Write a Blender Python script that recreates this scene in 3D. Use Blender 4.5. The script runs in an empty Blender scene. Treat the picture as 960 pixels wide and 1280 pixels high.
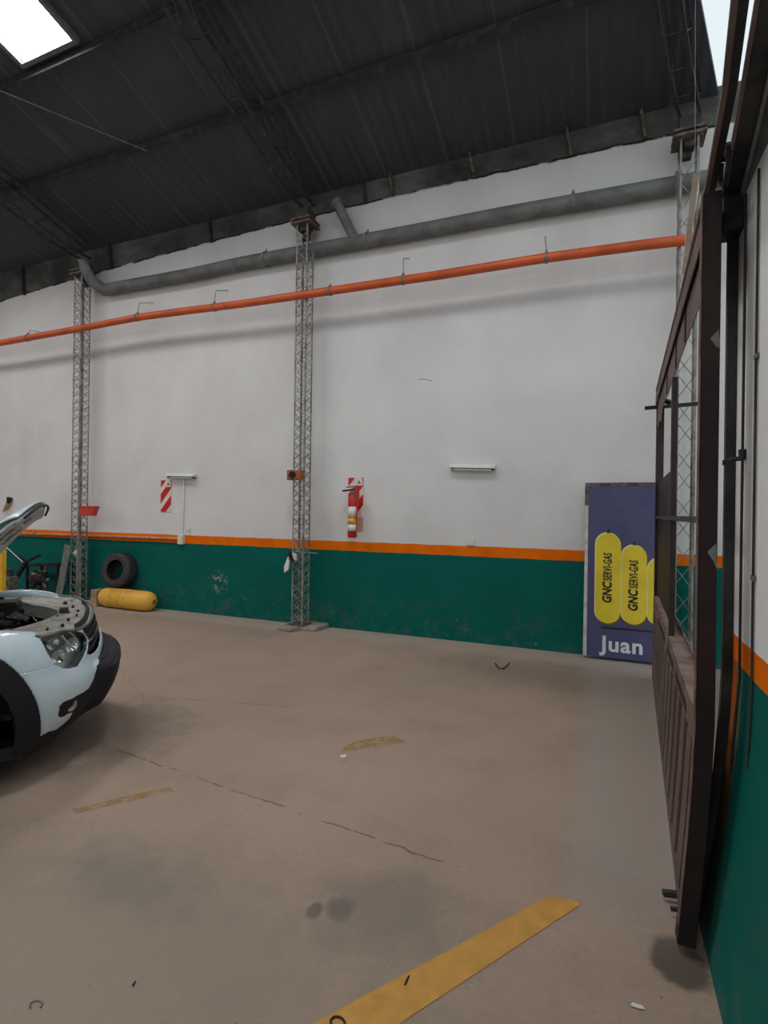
import bpy, bmesh, math, random
from mathutils import Vector, Matrix
random.seed(7)
S = bpy.context.scene
COL = S.collection
PI = math.pi

# ------------------------------------------------------------------ camera
F = 661.35; ROLL = .0138; YAW = .3921; CH = 1.5
cy, sy = math.cos(YAW), math.sin(YAW)
fw = Vector((-sy, cy, 0)); rt0 = Vector((cy, sy, 0)); up0 = rt0.cross(fw)
cr, sr = math.cos(ROLL), math.sin(ROLL)
RT = cr * rt0 + sr * up0; UP = -sr * rt0 + cr * up0
cd = bpy.data.cameras.new('camera'); cam = bpy.data.objects.new('camera', cd); COL.objects.link(cam)
cam.matrix_world = Matrix(((RT.x, UP.x, -fw.x, 0), (RT.y, UP.y, -fw.y, 0), (RT.z, UP.z, -fw.z, CH), (0, 0, 0, 1)))
cd.sensor_fit = 'VERTICAL'; cd.sensor_height = 24; cd.lens = 24 * F / 1280; cd.clip_start = .05; cd.clip_end = 200
S.camera = cam
O = Vector((0, 0, CH))
def at(px, py, Y):          # survey point: where the sight line meets the plane at distance Y
    d = fw + RT * (px - 480) / F - UP * (py - 640) / F
    return O + d * (Y / d.y)
def atz(px, py, z):
    d = fw + RT * (px - 480) / F - UP * (py - 640) / F
    return O + d * ((z - CH) / d.z)
def atx(px, py, x):
    d = fw + RT * (px - 480) / F - UP * (py - 640) / F
    return O + d * (x / d.x)

# ------------------------------------------------------------------ mesh helpers
def BM(): return bmesh.new()
def box(bm, c, s, rot=None):
    m = Matrix.Translation(Vector(c)) @ (rot.to_4x4() if rot else Matrix.Identity(4)) @ Matrix.Diagonal((s[0], s[1], s[2], 1))
    bmesh.ops.create_cube(bm, size=1, matrix=m)
def box2(bm, a, b):
    a = Vector(a); b = Vector(b); box(bm, (a + b) / 2, [abs(v) for v in (b - a)])
def frame_of(d):
    d = d.normalized(); h = Vector((0, 0, 1)) if abs(d.z) < .95 else Vector((1, 0, 0))
    x = d.cross(h).normalized(); y = d.cross(x).normalized(); return x, y
def tube(bm, pts, r, seg=8, cap=True, radii=None):
    pts = [Vector(p) for p in pts]; rings = []
    n = len(pts)
    for i, p in enumerate(pts):
        d = (pts[min(i + 1, n - 1)] - pts[max(i - 1, 0)])
        x, y = frame_of(d); rr = radii[i] if radii else r
        if i and (x.dot(px_) < 0): x, y = -x, -y
        px_ = x
        rings.append([bm.verts.new(p + (x * math.cos(k * 2 * PI / seg) + y * math.sin(k * 2 * PI / seg)) * rr) for k in range(seg)])
    for i in range(n - 1):
        for k in range(seg):
            bm.faces.new((rings[i][k], rings[i][(k + 1) % seg], rings[i + 1][(k + 1) % seg], rings[i + 1][k]))
    if cap:
        bm.faces.new(rings[0]); bm.faces.new(rings[-1])
def bar(bm, a, b, w, h, side=None):      # rectangular bar from a to b
    a = Vector(a); b = Vector(b); d = (b - a); L = d.length; d.normalize()
    if side is None: x, y = frame_of(d)
    else:
        x = Vector(side); x = (x - d * x.dot(d)).normalized(); y = d.cross(x)
    m = Matrix(((x.x, y.x, d.x), (x.y, y.y, d.y), (x.z, y.z, d.z)))
    box(bm, (a + b) / 2, (w, h, L), m)
def angle_bar(bm, a, b, leg, t, sx, sy_):   # L profile along a->b (vertical-ish)
    a = Vector(a); b = Vector(b)
    bar(bm, a + Vector((sx * leg / 2, 0, 0)), b + Vector((sx * leg / 2, 0, 0)), leg, t, (1, 0, 0))
    bar(bm, a + Vector((0, sy_ * leg / 2, 0)), b + Vector((0, sy_ * leg / 2, 0)), t, leg, (1, 0, 0))
def lathe(bm, prof, p0, axis, seg=32):       # prof: (distance along axis, radius)
    p0 = Vector(p0); axis = Vector(axis).normalized(); x, y = frame_of(axis); rings = []
    for (h, r) in prof:
        c = p0 + axis * h
        if r < 1e-5: rings.append([bm.verts.new(c)])
        else: rings.append([bm.verts.new(c + (x * math.cos(k * 2 * PI / seg) + y * math.sin(k * 2 * PI / seg)) * r) for k in range(seg)])
    for A, B in zip(rings[:-1], rings[1:]):
        for k in range(seg):
            k2 = (k + 1) % seg
            if len(A) == 1 and len(B) == 1: continue
            if len(A) == 1: bm.faces.new((A[0], B[k2], B[k]))
            elif len(B) == 1: bm.faces.new((A[k], A[k2], B[0]))
            else: bm.faces.new((A[k], A[k2], B[k2], B[k]))
def prism(bm, pts, ext):                     # 3D polygon extruded by a vector
    e = Vector(ext); a = [bm.verts.new(Vector(p)) for p in pts]; b = [bm.verts.new(Vector(p) + e) for p in pts]
    n = len(pts); bm.faces.new(a); bm.faces.new(b[::-1])
    for i in range(n): bm.faces.new((a[i], b[i], b[(i + 1) % n], a[(i + 1) % n]))
def obj(name, bm, m, parent=None, smooth=False, bev=0, world=True, subsurf=0, autos=None):
    bmesh.ops.recalc_face_normals(bm, faces=bm.faces[:])
    me = bpy.data.meshes.new(name)
    o = bpy.data.objects.new(name, me); COL.objects.link(o)
    if parent is not None:
        if world: bm.transform(WM(parent).inverted())
        o.parent = parent
    bm.to_mesh(me); bm.free()
    for mm in (m if isinstance(m, (list, tuple)) else [m]): me.materials.append(mm)
    if smooth:
        for p in me.polygons: p.use_smooth = True
        me.set_sharp_from_angle(angle=math.radians(autos or 40))
    if bev:
        b = o.modifiers.new('bevel', 'BEVEL'); b.width = bev; b.segments = 2; b.limit_method = 'ANGLE'; b.angle_limit = .6
    return o
def WM(o):
    m = Matrix.Translation(o.location) @ o.rotation_euler.to_matrix().to_4x4()
    return WM(o.parent) @ m if o.parent else m
def thing(name, label, cat, loc=(0, 0, 0), rot=(0, 0, 0), group=None):
    o = bpy.data.objects.new(name, None); COL.objects.link(o); o.location = loc; o.rotation_euler = rot
    o.empty_display_size = .1; return tag(o, label, cat, group)
def tag(o, label, cat, group=None):
    o['label'] = label; o['category'] = cat
    if group: o['group'] = group
    return o
def struct(name, bm, m, parent=None, **k):
    o = obj(name, bm, m, parent, **k)
    if parent is None: o['kind'] = 'structure'
    return o
def copy_tree(o, parent=None):
    c = o.copy(); COL.objects.link(c); c.parent = parent
    for ch in list(o.children): copy_tree(ch, c)
    return c

# ------------------------------------------------------------------ materials
class NT:
    def __init__(s, m):
        m.use_nodes = True; s.t = m.node_tree; s.t.nodes.clear()
        s.out = s.n('ShaderNodeOutputMaterial'); s.b = s.n('ShaderNodeBsdfPrincipled')
        s.l(s.b.outputs[0], s.out.inputs[0]); s.geo = None
    def n(s, k, **p):
        x = s.t.nodes.new(k)
        for a, v in p.items(): setattr(x, a, v)
        return x
    def l(s, a, b): s.t.links.new(a, b)
    def setin(s, sock, v):
        if hasattr(v, 'is_output'): s.l(v, sock)
        else: sock.default_value = v
    def math(s, op, a, b=0., c=None, clamp=False):
        x = s.n('ShaderNodeMath', operation=op, use_clamp=clamp); s.setin(x.inputs[0], a); s.setin(x.inputs[1], b)
        if c is not None: s.setin(x.inputs[2], c)
        return x.outputs[0]
    def xyz(s):
        if not s.geo:
            g = s.n('ShaderNodeNewGeometry'); s.pos = g.outputs['Position']
            q = s.n('ShaderNodeSeparateXYZ'); s.l(s.pos, q.inputs[0]); s.geo = q.outputs
        return s.geo
    def noise(s, scale, detail=4, rough=.55, vec=None, dist=0):
        x = s.n('ShaderNodeTexNoise'); x.inputs['Scale'].default_value = scale; x.inputs['Detail'].default_value = detail
        x.inputs['Roughness'].default_value = rough; x.inputs['Distortion'].default_value = dist
        if vec is None: s.xyz(); vec = s.pos
        s.l(vec, x.inputs['Vector']); return x.outputs[0]
    def scaled(s, v3):
        s.xyz(); x = s.n('ShaderNodeVectorMath', operation='MULTIPLY'); s.l(s.pos, x.inputs[0]); x.inputs[1].default_value = v3; return x.outputs[0]
    def ramp(s, f, stops):
        x = s.n('ShaderNodeValToRGB'); e = x.color_ramp.elements
        while len(e) < len(stops): e.new(.5)
        for q, (p, c) in zip(e, stops):
            q.position = p; q.color = (*c, 1) if isinstance(c, (tuple, list)) else (c, c, c, 1)
        s.l(f, x.inputs[0]); return x.outputs[0]
    def mix(s, f, a, b, mode='MIX'):
        x = s.n('ShaderNodeMix', data_type='RGBA', blend_type=mode); s.setin(x.inputs[0], f)
        for sock, v in ((x.inputs[6], a), (x.inputs[7], b)):
            if isinstance(v, (tuple, list)): sock.default_value = (*v[:3], 1)
            else: s.setin(sock, v)
        return x.outputs[2]
    def smooth(s, v, a, b):      # 0..1 between a and b
        x = s.n('ShaderNodeMapRange', interpolation_type='SMOOTHSTEP'); s.setin(x.inputs[0], v)
        x.inputs[1].default_value = a; x.inputs[2].default_value = b; return x.outputs[0]
    def bump(s, h, strength=.2, dist=.01):
        x = s.n('ShaderNodeBump'); x.inputs['Strength'].default_value = strength; x.inputs['Distance'].default_value = dist
        s.l(h, x.inputs['Height']); s.l(x.outputs[0], s.b.inputs['Normal'])
    def col(s, c): s.setin(s.b.inputs['Base Color'], c)
    def rough(s, v): s.setin(s.b.inputs['Roughness'], v)
def srgb(r, g, b):
    f = lambda v: (v / 255 / 12.92) if v / 255 <= .04045 else ((v / 255 + .055) / 1.055) ** 2.4
    return (f(r), f(g), f(b))
def mat(name, c, rough=.6, var=.15, scale=12, metal=0, bump=0, c2=None, lo=.42, hi=.62, coat=0):
    m = bpy.data.materials.new(name); t = NT(m)
    n = t.noise(scale)
    c2 = c2 or tuple(v * (1 - var) for v in c)
    t.col(t.ramp(n, [(lo, c), (hi, c2)])); t.rough(rough); t.b.inputs['Metallic'].default_value = metal
    t.b.inputs['Specular IOR Level'].default_value = .3 if metal < .5 else .5
    if coat: t.b.inputs['Coat Weight'].default_value = coat
    if bump: t.bump(t.noise(scale * 6, 3), bump, .004)
    return m
M = {}
M['white_paint'] = mat('white_paint', (.66, .67, .67), .5, .06)
M['galv'] = mat('galvanised', (.2, .21, .2), .6, .35, 18, .2, .1)
M['duct'] = mat('duct_grey', (.17, .18, .175), .6, .3, 5, .1, .15)
M['lattice'] = mat('lattice_steel', (.30, .30, .285), .6, .4, 9, .1, c2=(.16, .14, .12))
M['latticedark'] = mat('dark_lattice_steel', (.05, .045, .042), .6, .4, 9, .3)
M['rustplate'] = mat('rusty_plate', (.17, .13, .115), .75, .4, 20, .2, .2, c2=(.07, .045, .035))
M['truss'] = mat('truss_dark', (.045, .045, .048), .6, .4, 12, .3, c2=(.11, .1, .1), lo=.5, hi=.75)
M['orange_pipe'] = mat('orange_pipe', (.62, .115, .035), .4, .3, 4, c2=(.47, .09, .03))
M['copper'] = mat('copper_paint', (.62, .25, .12), .45, .25, 6)
M['maroon'] = mat('maroon_steel', (.030, .017, .016), .6, .45, 7, .1, 0, c2=(.016, .010, .010))
M['brown'] = mat('brown_steel', (.16, .115, .105), .65, .4, 3, .1, 0, c2=(.11, .075, .068))
M['brownlight'] = mat('dusty_brown_steel', (.2, .135, .115), .75, .3, 10, 0, .2, c2=(.11, .07, .06))
M['post'] = mat('dark_post', (.045, .045, .043), .6, .4, 6, .1, .1, c2=(.02, .02, .02))
M['black'] = mat('black_plastic', (.018, .018, .02), .5, .3, 20)
M['blackmetal'] = mat('black_metal', (.02, .02, .02), .5, .3, 20, .3)
M['cream'] = mat('cream_paint', (.72, .68, .58), .5, .15, 6)
M['concrete'] = mat('concrete', (.36, .31, .26), .9, .3, 9, 0, .4)
M['carwhite'] = mat('car_white', (.60, .71, .78), .25, .04, 2, 0, 0, coat=.7)
M['trim'] = mat('car_trim', (.012, .012, .018), .6, .2, 30, 0, .05)
M['bay'] = mat('slam_panel', (.36, .35, .31), .5, .4, 14, .1, .2, c2=(.2, .19, .17))
M['enginedark'] = mat('engine_dark', (.03, .03, .028), .55, .5, 25, .2, .3, c2=(.1, .1, .09), lo=.5, hi=.75)
M['enginegrey'] = mat('engine_grey', (.2, .2, .18), .45, .5, 20, .6, .2)
M['chrome'] = mat('chrome', (.75, .77, .78), .18, .1, 6, 1)
M['reflector'] = mat('reflector', (.6, .63, .62), .3, .4, 9, .8)
M['rubber'] = mat('rubber', (.055, .05, .047), .85, .4, 25, 0, .3)
M['rim'] = mat('rim_steel', (.3, .3, .29), .4, .3, 12, .8)
M['hoodinner'] = mat('hood_inner', (.62, .66, .68), .45, .2, 8)
M['yellow_tank'] = mat('yellow_tank', (.75, .42, .06), .45, .35, 5, 0, .1, c2=(.5, .25, .05), lo=.5, hi=.68)
M['yellow'] = mat('yellow_paint', (.72, .42, .03), .45, .2, 6)
M['cardboard'] = mat('cardboard', (.42, .27, .16), .85, .3, 10)
M['red'] = mat('red_paint', (.5, .025, .02), .35, .2, 9)
M['redbin'] = mat('red_bin', (.55, .06, .04), .5, .15, 9)
M['sign_red'] = mat('sign_red', (.55, .02, .025), .4, .1, 9)
M['sign_cream'] = mat('sign_cream', (.74, .66, .55), .5, .1, 9)
M['pinkcard'] = mat('pink_card', (.6, .35, .27), .6, .15, 15)
M['label_white'] = mat('label_white', (.72, .7, .68), .5, .1, 30)
M['label_yellow'] = mat('label_yellow', (.75, .45, .04), .5, .2, 30)
M['blue'] = mat('banner_blue', (.072, .072, .165), .5, .12, 3, c2=(.085, .082, .175))
M['banner_yellow'] = mat('banner_yellow', (.78, .6, .04), .5, .1, 4)
M['banner_shade'] = mat('banner_outline', (.16, .11, .03), .5, .1, 4)
M['banner_hi'] = mat('banner_pale', (.8, .75, .38), .5, .1, 4)
M['ink'] = mat('black_ink', (.02, .02, .018), .5, .1, 4)
M['banner_white'] = mat('banner_white', (.72, .74, .76), .5, .1, 4)
M['edge_white'] = mat('banner_edge', (.6, .58, .55), .7, .3, 12)
M['orangerust'] = mat('orange_rust', (.35, .12, .05), .8, .4, 20)
M['tan'] = mat('tan', (.45, .3, .18), .6, .2, 30)
M['glassdark'] = mat('dark_glass', (.03, .035, .04), .1, .1, 4)
m = bpy.data.materials.new('lens_glass'); t = NT(m); t.col((.85, .88, .88, 1)); t.rough(.04)
t.b.inputs['Transmission Weight'].default_value = 1; t.b.inputs['IOR'].default_value = 1.1; M['lens'] = m

# side wall paint: white above, orange stripe, green dado, bare concrete top course
def wall_mat(name, zo=1.118, zg=1.0, top=True, rust=False):
    m = bpy.data.materials.new(name); t = NT(m); g = t.xyz(); X, Y, Z = g[0], g[1], g[2]
    wob = t.math('MULTIPLY', t.math('SUBTRACT', t.noise(3.5, 2), .5), .016)
    z = t.math('ADD', Z, wob)
    white = t.ramp(t.noise(.8, 6, .6), [(.35, (.70, .69, .685)), (.5, (.66, .645, .645)), (.68, (.60, .585, .58))])
    fine = t.ramp(t.noise(1, 5, .7, t.scaled((3, 3, 1.2))), [(.3, .975), (.7, 1.015)])
    white = t.mix(1., white, fine, 'MULTIPLY')
    if rust: white = t.mix(1., white, (1.16, 1.2, 1.2), 'MULTIPLY')
    # faint courses of the block wall
    cz = t.math('FRACT', t.math('MULTIPLY', Z, 1 / .42)); joint = t.math('LESS_THAN', cz, .02)
    white = t.mix(t.math('MULTIPLY', joint, .06), white, (.45, .44, .43))
    orange = t.ramp(t.noise(5), [(.4, srgb(232, 112, 2)), (.7, srgb(215, 100, 2))])
    gn = t.noise(1.7, 6, .62)
    green = t.ramp(gn, [(.35, (.001, .118, .095)), (.55, (.0015, .105, .088)), (.75, (.006, .09, .078))])
    chips = t.math('MULTIPLY', t.math('GREATER_THAN', t.noise(24, 3), .755), t.smooth(Z, .75, .2))
    dirt = t.math('MULTIPLY', t.smooth(Z, .6, .0), t.smooth(t.noise(6, 6, .7), .45, .75))
    green = t.mix(t.math('MULTIPLY', dirt, .55), green, (.12, .11, .09))
    green = t.mix(chips, green, (.35, .32, .28))
    if rust:
        r = t.math('MULTIPLY', t.smooth(Y, 2.12, 2.2), t.smooth(t.noise(1, 4, .6, t.scaled((9, 40, 3))), .36, .52))
        r = t.math('MULTIPLY', r, t.smooth(Z, .30, .5))
        green = t.mix(r, green, srgb(165, 84, 22))
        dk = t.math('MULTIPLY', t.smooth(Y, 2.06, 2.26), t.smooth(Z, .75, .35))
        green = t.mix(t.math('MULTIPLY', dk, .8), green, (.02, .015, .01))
    if not rust:
        # scuffed, chipped patch with bare specks in the dado of the middle bay
        dx = t.math('SUBTRACT', X, -5.05); dz = t.math('SUBTRACT', Z, .47)
        d = t.math('SQRT', t.math('ADD', t.math('MULTIPLY', dx, dx), t.math('MULTIPLY', dz, dz)))
        pt = t.math('MULTIPLY', t.smooth(d, .22, .03), t.smooth(t.noise(22, 4), .5, .62))
        green = t.mix(t.math('MULTIPLY', pt, .7), green, (.4, .38, .33))
    c = t.mix(t.math('GREATER_THAN', z, zo), orange, white)
    c = t.mix(t.math('LESS_THAN', z, zg), c, green)
    if top:
        xx = t.math('ADD', X, 2.0); sag = t.math('MULTIPLY', t.math('MULTIPLY', xx, xx), .004)
        zt = t.math('ADD', t.math('ADD', Z, sag), t.math('MULTIPLY', t.math('SUBTRACT', t.noise(7, 4), .5), .05))
        conc = t.ramp(t.noise(1.6, 6, .65, t.scaled((1, 1, 1.5))), [(.3, (.035, .036, .035)), (.5, (.085, .083, .078)), (.7, (.16, .155, .145))])
        c = t.mix(t.smooth(zt, 5.385, 5.41), c, conc)
        # soot just at the paint edge
        soot = t.math('MULTIPLY', t.smooth(t.math('ABSOLUTE', t.math('SUBTRACT', zt, 5.4)), .022, .004), t.smooth(t.noise(3), .4, .5))
        c = t.mix(soot, c, (.02, .016, .015))
    t.col(c); t.rough(.7); t.b.inputs['Specular IOR Level'].default_value = .12
    t.bump(t.math('ADD', t.math('MULTIPLY', t.noise(60, 3), .4), t.noise(6, 4)), .22, .012)
    return m
M['wall'] = wall_mat('side_wall_paint')
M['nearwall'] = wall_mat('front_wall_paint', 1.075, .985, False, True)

# floor
m = bpy.data.materials.new('shop_floor'); t = NT(m); g = t.xyz(); X, Y, Z = g[0], g[1], g[2]
n1 = t.noise(.45, 6, .6); n2 = t.noise(2.3, 6, .65); n3 = t.noise(38, 3, .6)
c = t.ramp(n1, [(.3, (.27, .205, .155)), (.5, (.32, .235, .178)), (.7, (.36, .265, .205))])
c = t.mix(.7, c, t.ramp(n2, [(.25, .72), (.5, 1.), (.8, 1.14)]), 'MULTIPLY')
c = t.mix(.6, c, t.ramp(n3, [(.2, .8), (.5, 1.), (.8, 1.12)]), 'MULTIPLY')
# dark specks and pale chips
sp = t.math('GREATER_THAN', t.noise(46, 1, .5), .79); c = t.mix(t.math('MULTIPLY', sp, .6), c, (.03, .025, .02))
ch = t.math('GREATER_THAN', t.noise(31, 1, .5, t.scaled((1, 1.3, 1))), .80); c = t.mix(t.math('MULTIPLY', ch, .5), c, (.45, .42, .38))
# band of fresh mortar along the wall foot
mb = t.smooth(t.math('ADD', Y, t.math('MULTIPLY', n2, .3)), 5.62, 5.95); c = t.mix(t.math('MULTIPLY', mb, .45), c, (.42, .38, .34))
def blot(cx, cy_, rx, ry, colr, amt, edge=.5):
    global c
    dx = t.math('DIVIDE', t.math('SUBTRACT', X, cx), rx); dy = t.math('DIVIDE', t.math('SUBTRACT', Y, cy_), ry)
    d = t.math('SQRT', t.math('ADD', t.math('MULTIPLY', dx, dx), t.math('MULTIPLY', dy, dy)))
    d = t.math('ADD', d, t.math('MULTIPLY', t.math('SUBTRACT', n2b, .5), 1.1))
    c = t.mix(t.math('MULTIPLY', t.smooth(d, 1.15, 1.15 - edge), amt), c, colr)
n2b = t.noise(7, 4, .6)
blot(-.90, 1.79, .075, .07, (.07, .06, .052), .7, .7)
blot(-.98, 1.75, .035, .05, (.05, .042, .038), .7)
blot(-.75, 1.85, .35, .3, (.13, .12, .105), .5, .9)
blot(-1.6, 1.2, 1.9, .75, (.20, .175, .135), .55, .9)  # olive grime; its darkening also stands in for dimmer foreground light
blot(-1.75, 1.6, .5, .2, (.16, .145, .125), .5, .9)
blot(.27, 2.03, .10, .11, (.05, .035, .026), .85, .4)
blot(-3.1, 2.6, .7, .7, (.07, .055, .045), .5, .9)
blot(-.2, 5.1, 1.6, .5, (.16, .13, .11), .5, .9)
blot(-1.9, 4.3, 1.3, .5, (.27, .21, .17), .35, .9)
# daylight through the gate, painted in as a paler grey strip of floor
gate_daylight = t.math('MULTIPLY', t.smooth(t.math('ADD', X, t.math('MULTIPLY', t.math('SUBTRACT', n2b, .5), .14)), -.22, -.02), t.smooth(Y, 1.9, 2.5))
c = t.mix(t.math('MULTIPLY', gate_daylight, .45), c, (.30, .29, .28))
# cracks
def crack(a, b, w, amt):
    global c
    a = Vector(a); b = Vector(b); d = (b - a); L = d.length; d.normalize()
    px_ = t.math('SUBTRACT', X, a.x); py_ = t.math('SUBTRACT', Y, a.y)
    s_ = t.math('ADD', t.math('MULTIPLY', px_, d.x), t.math('MULTIPLY', py_, d.y))
    q = t.math('ADD', t.math('MULTIPLY', px_, -d.y), t.math('MULTIPLY', py_, d.x))
    q = t.math('ABSOLUTE', t.math('ADD', q, t.math('MULTIPLY', t.math('SUBTRACT', n2b, .5), .06)))
    f = t.math('MULTIPLY', t.smooth(q, w, w * .3), t.math('MULTIPLY', t.math('GREATER_THAN', s_, 0), t.math('LESS_THAN', s_, L)))
    f = t.math('MULTIPLY', f, t.smooth(t.noise(9, 3), .42, .52))
    c = t.mix(t.math('MULTIPLY', f, amt), c, (.035, .03, .026))
crack((-2.9, 2.42), (-.55, 2.2), .008, .65)
crack((-6.4, 5.0), (-3.1, 3.0), .006, .35)
crack((-3.3, 3.2), (-2.1, 3.5), .01, .35)
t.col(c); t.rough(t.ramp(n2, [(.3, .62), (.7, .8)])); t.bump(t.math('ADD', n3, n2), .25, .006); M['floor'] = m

# roof sheeting, dark, corrugated across
m = bpy.data.materials.new('roof_sheet'); t = NT(m); g = t.xyz(); X, Y, Z = g[0], g[1], g[2]
c = t.ramp(t.noise(.9, 5, .6), [(.3, (.042, .047, .060)), (.7, (.060, .066, .082))])
st = t.noise(1, 4, .7, t.scaled((14, 1.0, 1))); c = t.mix(1., c, t.ramp(st, [(.3, .8), (.55, 1.), (.75, 1.35)]), 'MULTIPLY')
seam = t.math('LESS_THAN', t.math('FRACT', t.math('MULTIPLY', t.math('ADD', X, .2), 1 / .78)), .022)
c = t.mix(t.math('MULTIPLY', seam, .5), c, (.12, .12, .13))
t.col(c); t.rough(.6); t.b.inputs['Metallic'].default_value = .15
t.bump(t.math('SINE', t.math('MULTIPLY', X, 2 * PI / .13)), .35, .01)
M['roof'] = m
def line_mat(name, colr, k, wd=.22):
    m = bpy.data.materials.new(name); t = NT(m); t.col(t.ramp(t.noise(14, 4), [(.3, colr), (.7, tuple(v * .75 for v in colr))])); t.rough(.7)
    tr = t.n('ShaderNodeBsdfTransparent'); mx = t.n('ShaderNodeMixShader')
    t.l(t.smooth(t.noise(11, 7, .72), k, k + wd), mx.inputs[0]); t.l(t.b.outputs[0], mx.inputs[1]); t.l(tr.outputs[0], mx.inputs[2]); t.l(mx.outputs[0], t.out.inputs[0])
    return m
M['line'] = line_mat('yellow_line', srgb(198, 146, 66), .62)
M['lineworn'] = line_mat('worn_yellow_line', srgb(178, 140, 75), .25, .42)
m = bpy.data.materials.new('skylight_panel'); t = NT(m)
e = t.n('ShaderNodeEmission'); e.inputs[0].default_value = (1, .975, .955, 1); e.inputs[1].default_value = 30; t.l(e.outputs[0], t.out.inputs[0]); M['sky'] = m

# ------------------------------------------------------------------ setting
D = 6.067
bm = BM(); box2(bm, (-18, D, -.1), (6.5, D + .2, 5.75)); struct('wall_left', bm, M['wall'])
bm = BM(); box2(bm, (-18.2, -14, -.1), (-18, D + .2, 7.3)); struct('wall_back', bm, M['wall'])
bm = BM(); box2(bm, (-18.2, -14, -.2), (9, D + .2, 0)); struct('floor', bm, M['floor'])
def zr(y): return 5.66 + 1.6 * (1 - ((y + 4) / 10.07) ** 2)
def roofx(y): return .98 - .33 * (6.0 - max(y, 3.2))
bm = BM()
ys = [D + .15 - i * .25 for i in range(82)]
va = []
for y in ys:
    va.append([bm.verts.new((x, y, zr(y) + dz)) for x, dz in ((-18.2, 0), (roofx(y), 0), (roofx(y), .05), (-18.2, .05))])
for A, B in zip(va[:-1], va[1:]):
    for k in range(4): bm.faces.new((A[k], A[(k + 1) % 4], B[(k + 1) % 4], B[k]))
bm.faces.new(va[0]); bm.faces.new(va[-1])
struct('ceiling', bm, M['roof'], smooth=False)

def bow(z): return -.10 * max(0, (.95 - z) / .95) ** 1.5
# near front wall, a little battered at its foot
bm = BM()
zs = [0, .1, .2, .3, .4, .5, .6, .7, .8, .95, 1.5, 2.0, 2.63]
rows = []
for z in zs:
    x = .447 + bow(z); rows.append([bm.verts.new(p) for p in ((x, 2.31, z), (x, -6, z), (.75, -6, z), (.52, 2.31, z))])
for A, B in zip(rows[:-1], rows[1:]):
    for k in range(4): bm.faces.new((A[k], A[(k + 1) % 4], B[(k + 1) % 4], B[k]))
bm.faces.new(rows[0]); bm.faces.new(rows[-1])
struct('wall_front', bm, M['nearwall'])

# ------------------------------------------------------------------ roof structure
def purlin(y, label, x0=-18, x1=None):
    z = zr(y); x1 = x1 or roofx(y) - .05
    p = thing('roof_purlin', label, 'roof beam', (x0, y, z - .1), group='roof purlins')
    bm = BM(); box2(bm, (x0, y - .022, z - .03), (x1, y + .022, z - .024)); box2(bm, (x0, y - .022, z - .105), (x0 + .001, y + .022, z - .1))
    box2(bm, (x0, y - .025, z - .1), (x1, y - .021, z - .012)); box2(bm, (x0, y - .025, z - .1), (x1, y + .02, z - .096))
    obj('web', bm, M['truss'], p)
    return p
PL = ['long steel roof purlin nearest the painted side wall', 'second steel roof purlin out from the painted side wall, beside the bright panel',
      'third steel roof purlin out from the side wall', 'fourth steel roof purlin out from the side wall', 'fifth steel roof purlin out from the side wall']
for i, y in enumerate((4.88, 3.86, 2.8, 1.8, .6)): purlin(y, PL[i])
# small rafters stubs standing on the bare concrete course
stubs = [(590, 178, 215), (490, 208, 243), (712, 150, 192), (805, 138, 172), (455, 225, 250), (262, 283, 300), (137, 315, 333), (28, 355, 368)]
for i, (px, ya, yb) in enumerate(stubs):
    p = at(px + 2, yb, D - .03); q = at(px - 4, ya, D - .03)
    bm = BM(); bar(bm, (p.x, D - .035, p.z - .01), (p.x - .05, D - .035, 5.68), .03, .05, (1, 0, 0))
    bx = BM()
    o = tag(obj('roof_bracket', bm, M['rustplate'] if i < 4 else M['truss']), 'x', 'bracket', 'steel brackets under the roof edge')
    where = {0: 'upright above the wall light', 1: 'rusty, right of the inclined vent pipe', 2: 'upright between wall light and banner', 3: 'nearest the gate column',
             4: 'thin, just right of the inclined vent pipe', 5: 'left of the middle column head', 6: 'right of the left column head', 7: 'leftmost, beyond the left column'}[i]
    o['label'] = 'short dark steel bracket under the roof edge, ' + where
    bx.free()

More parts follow.
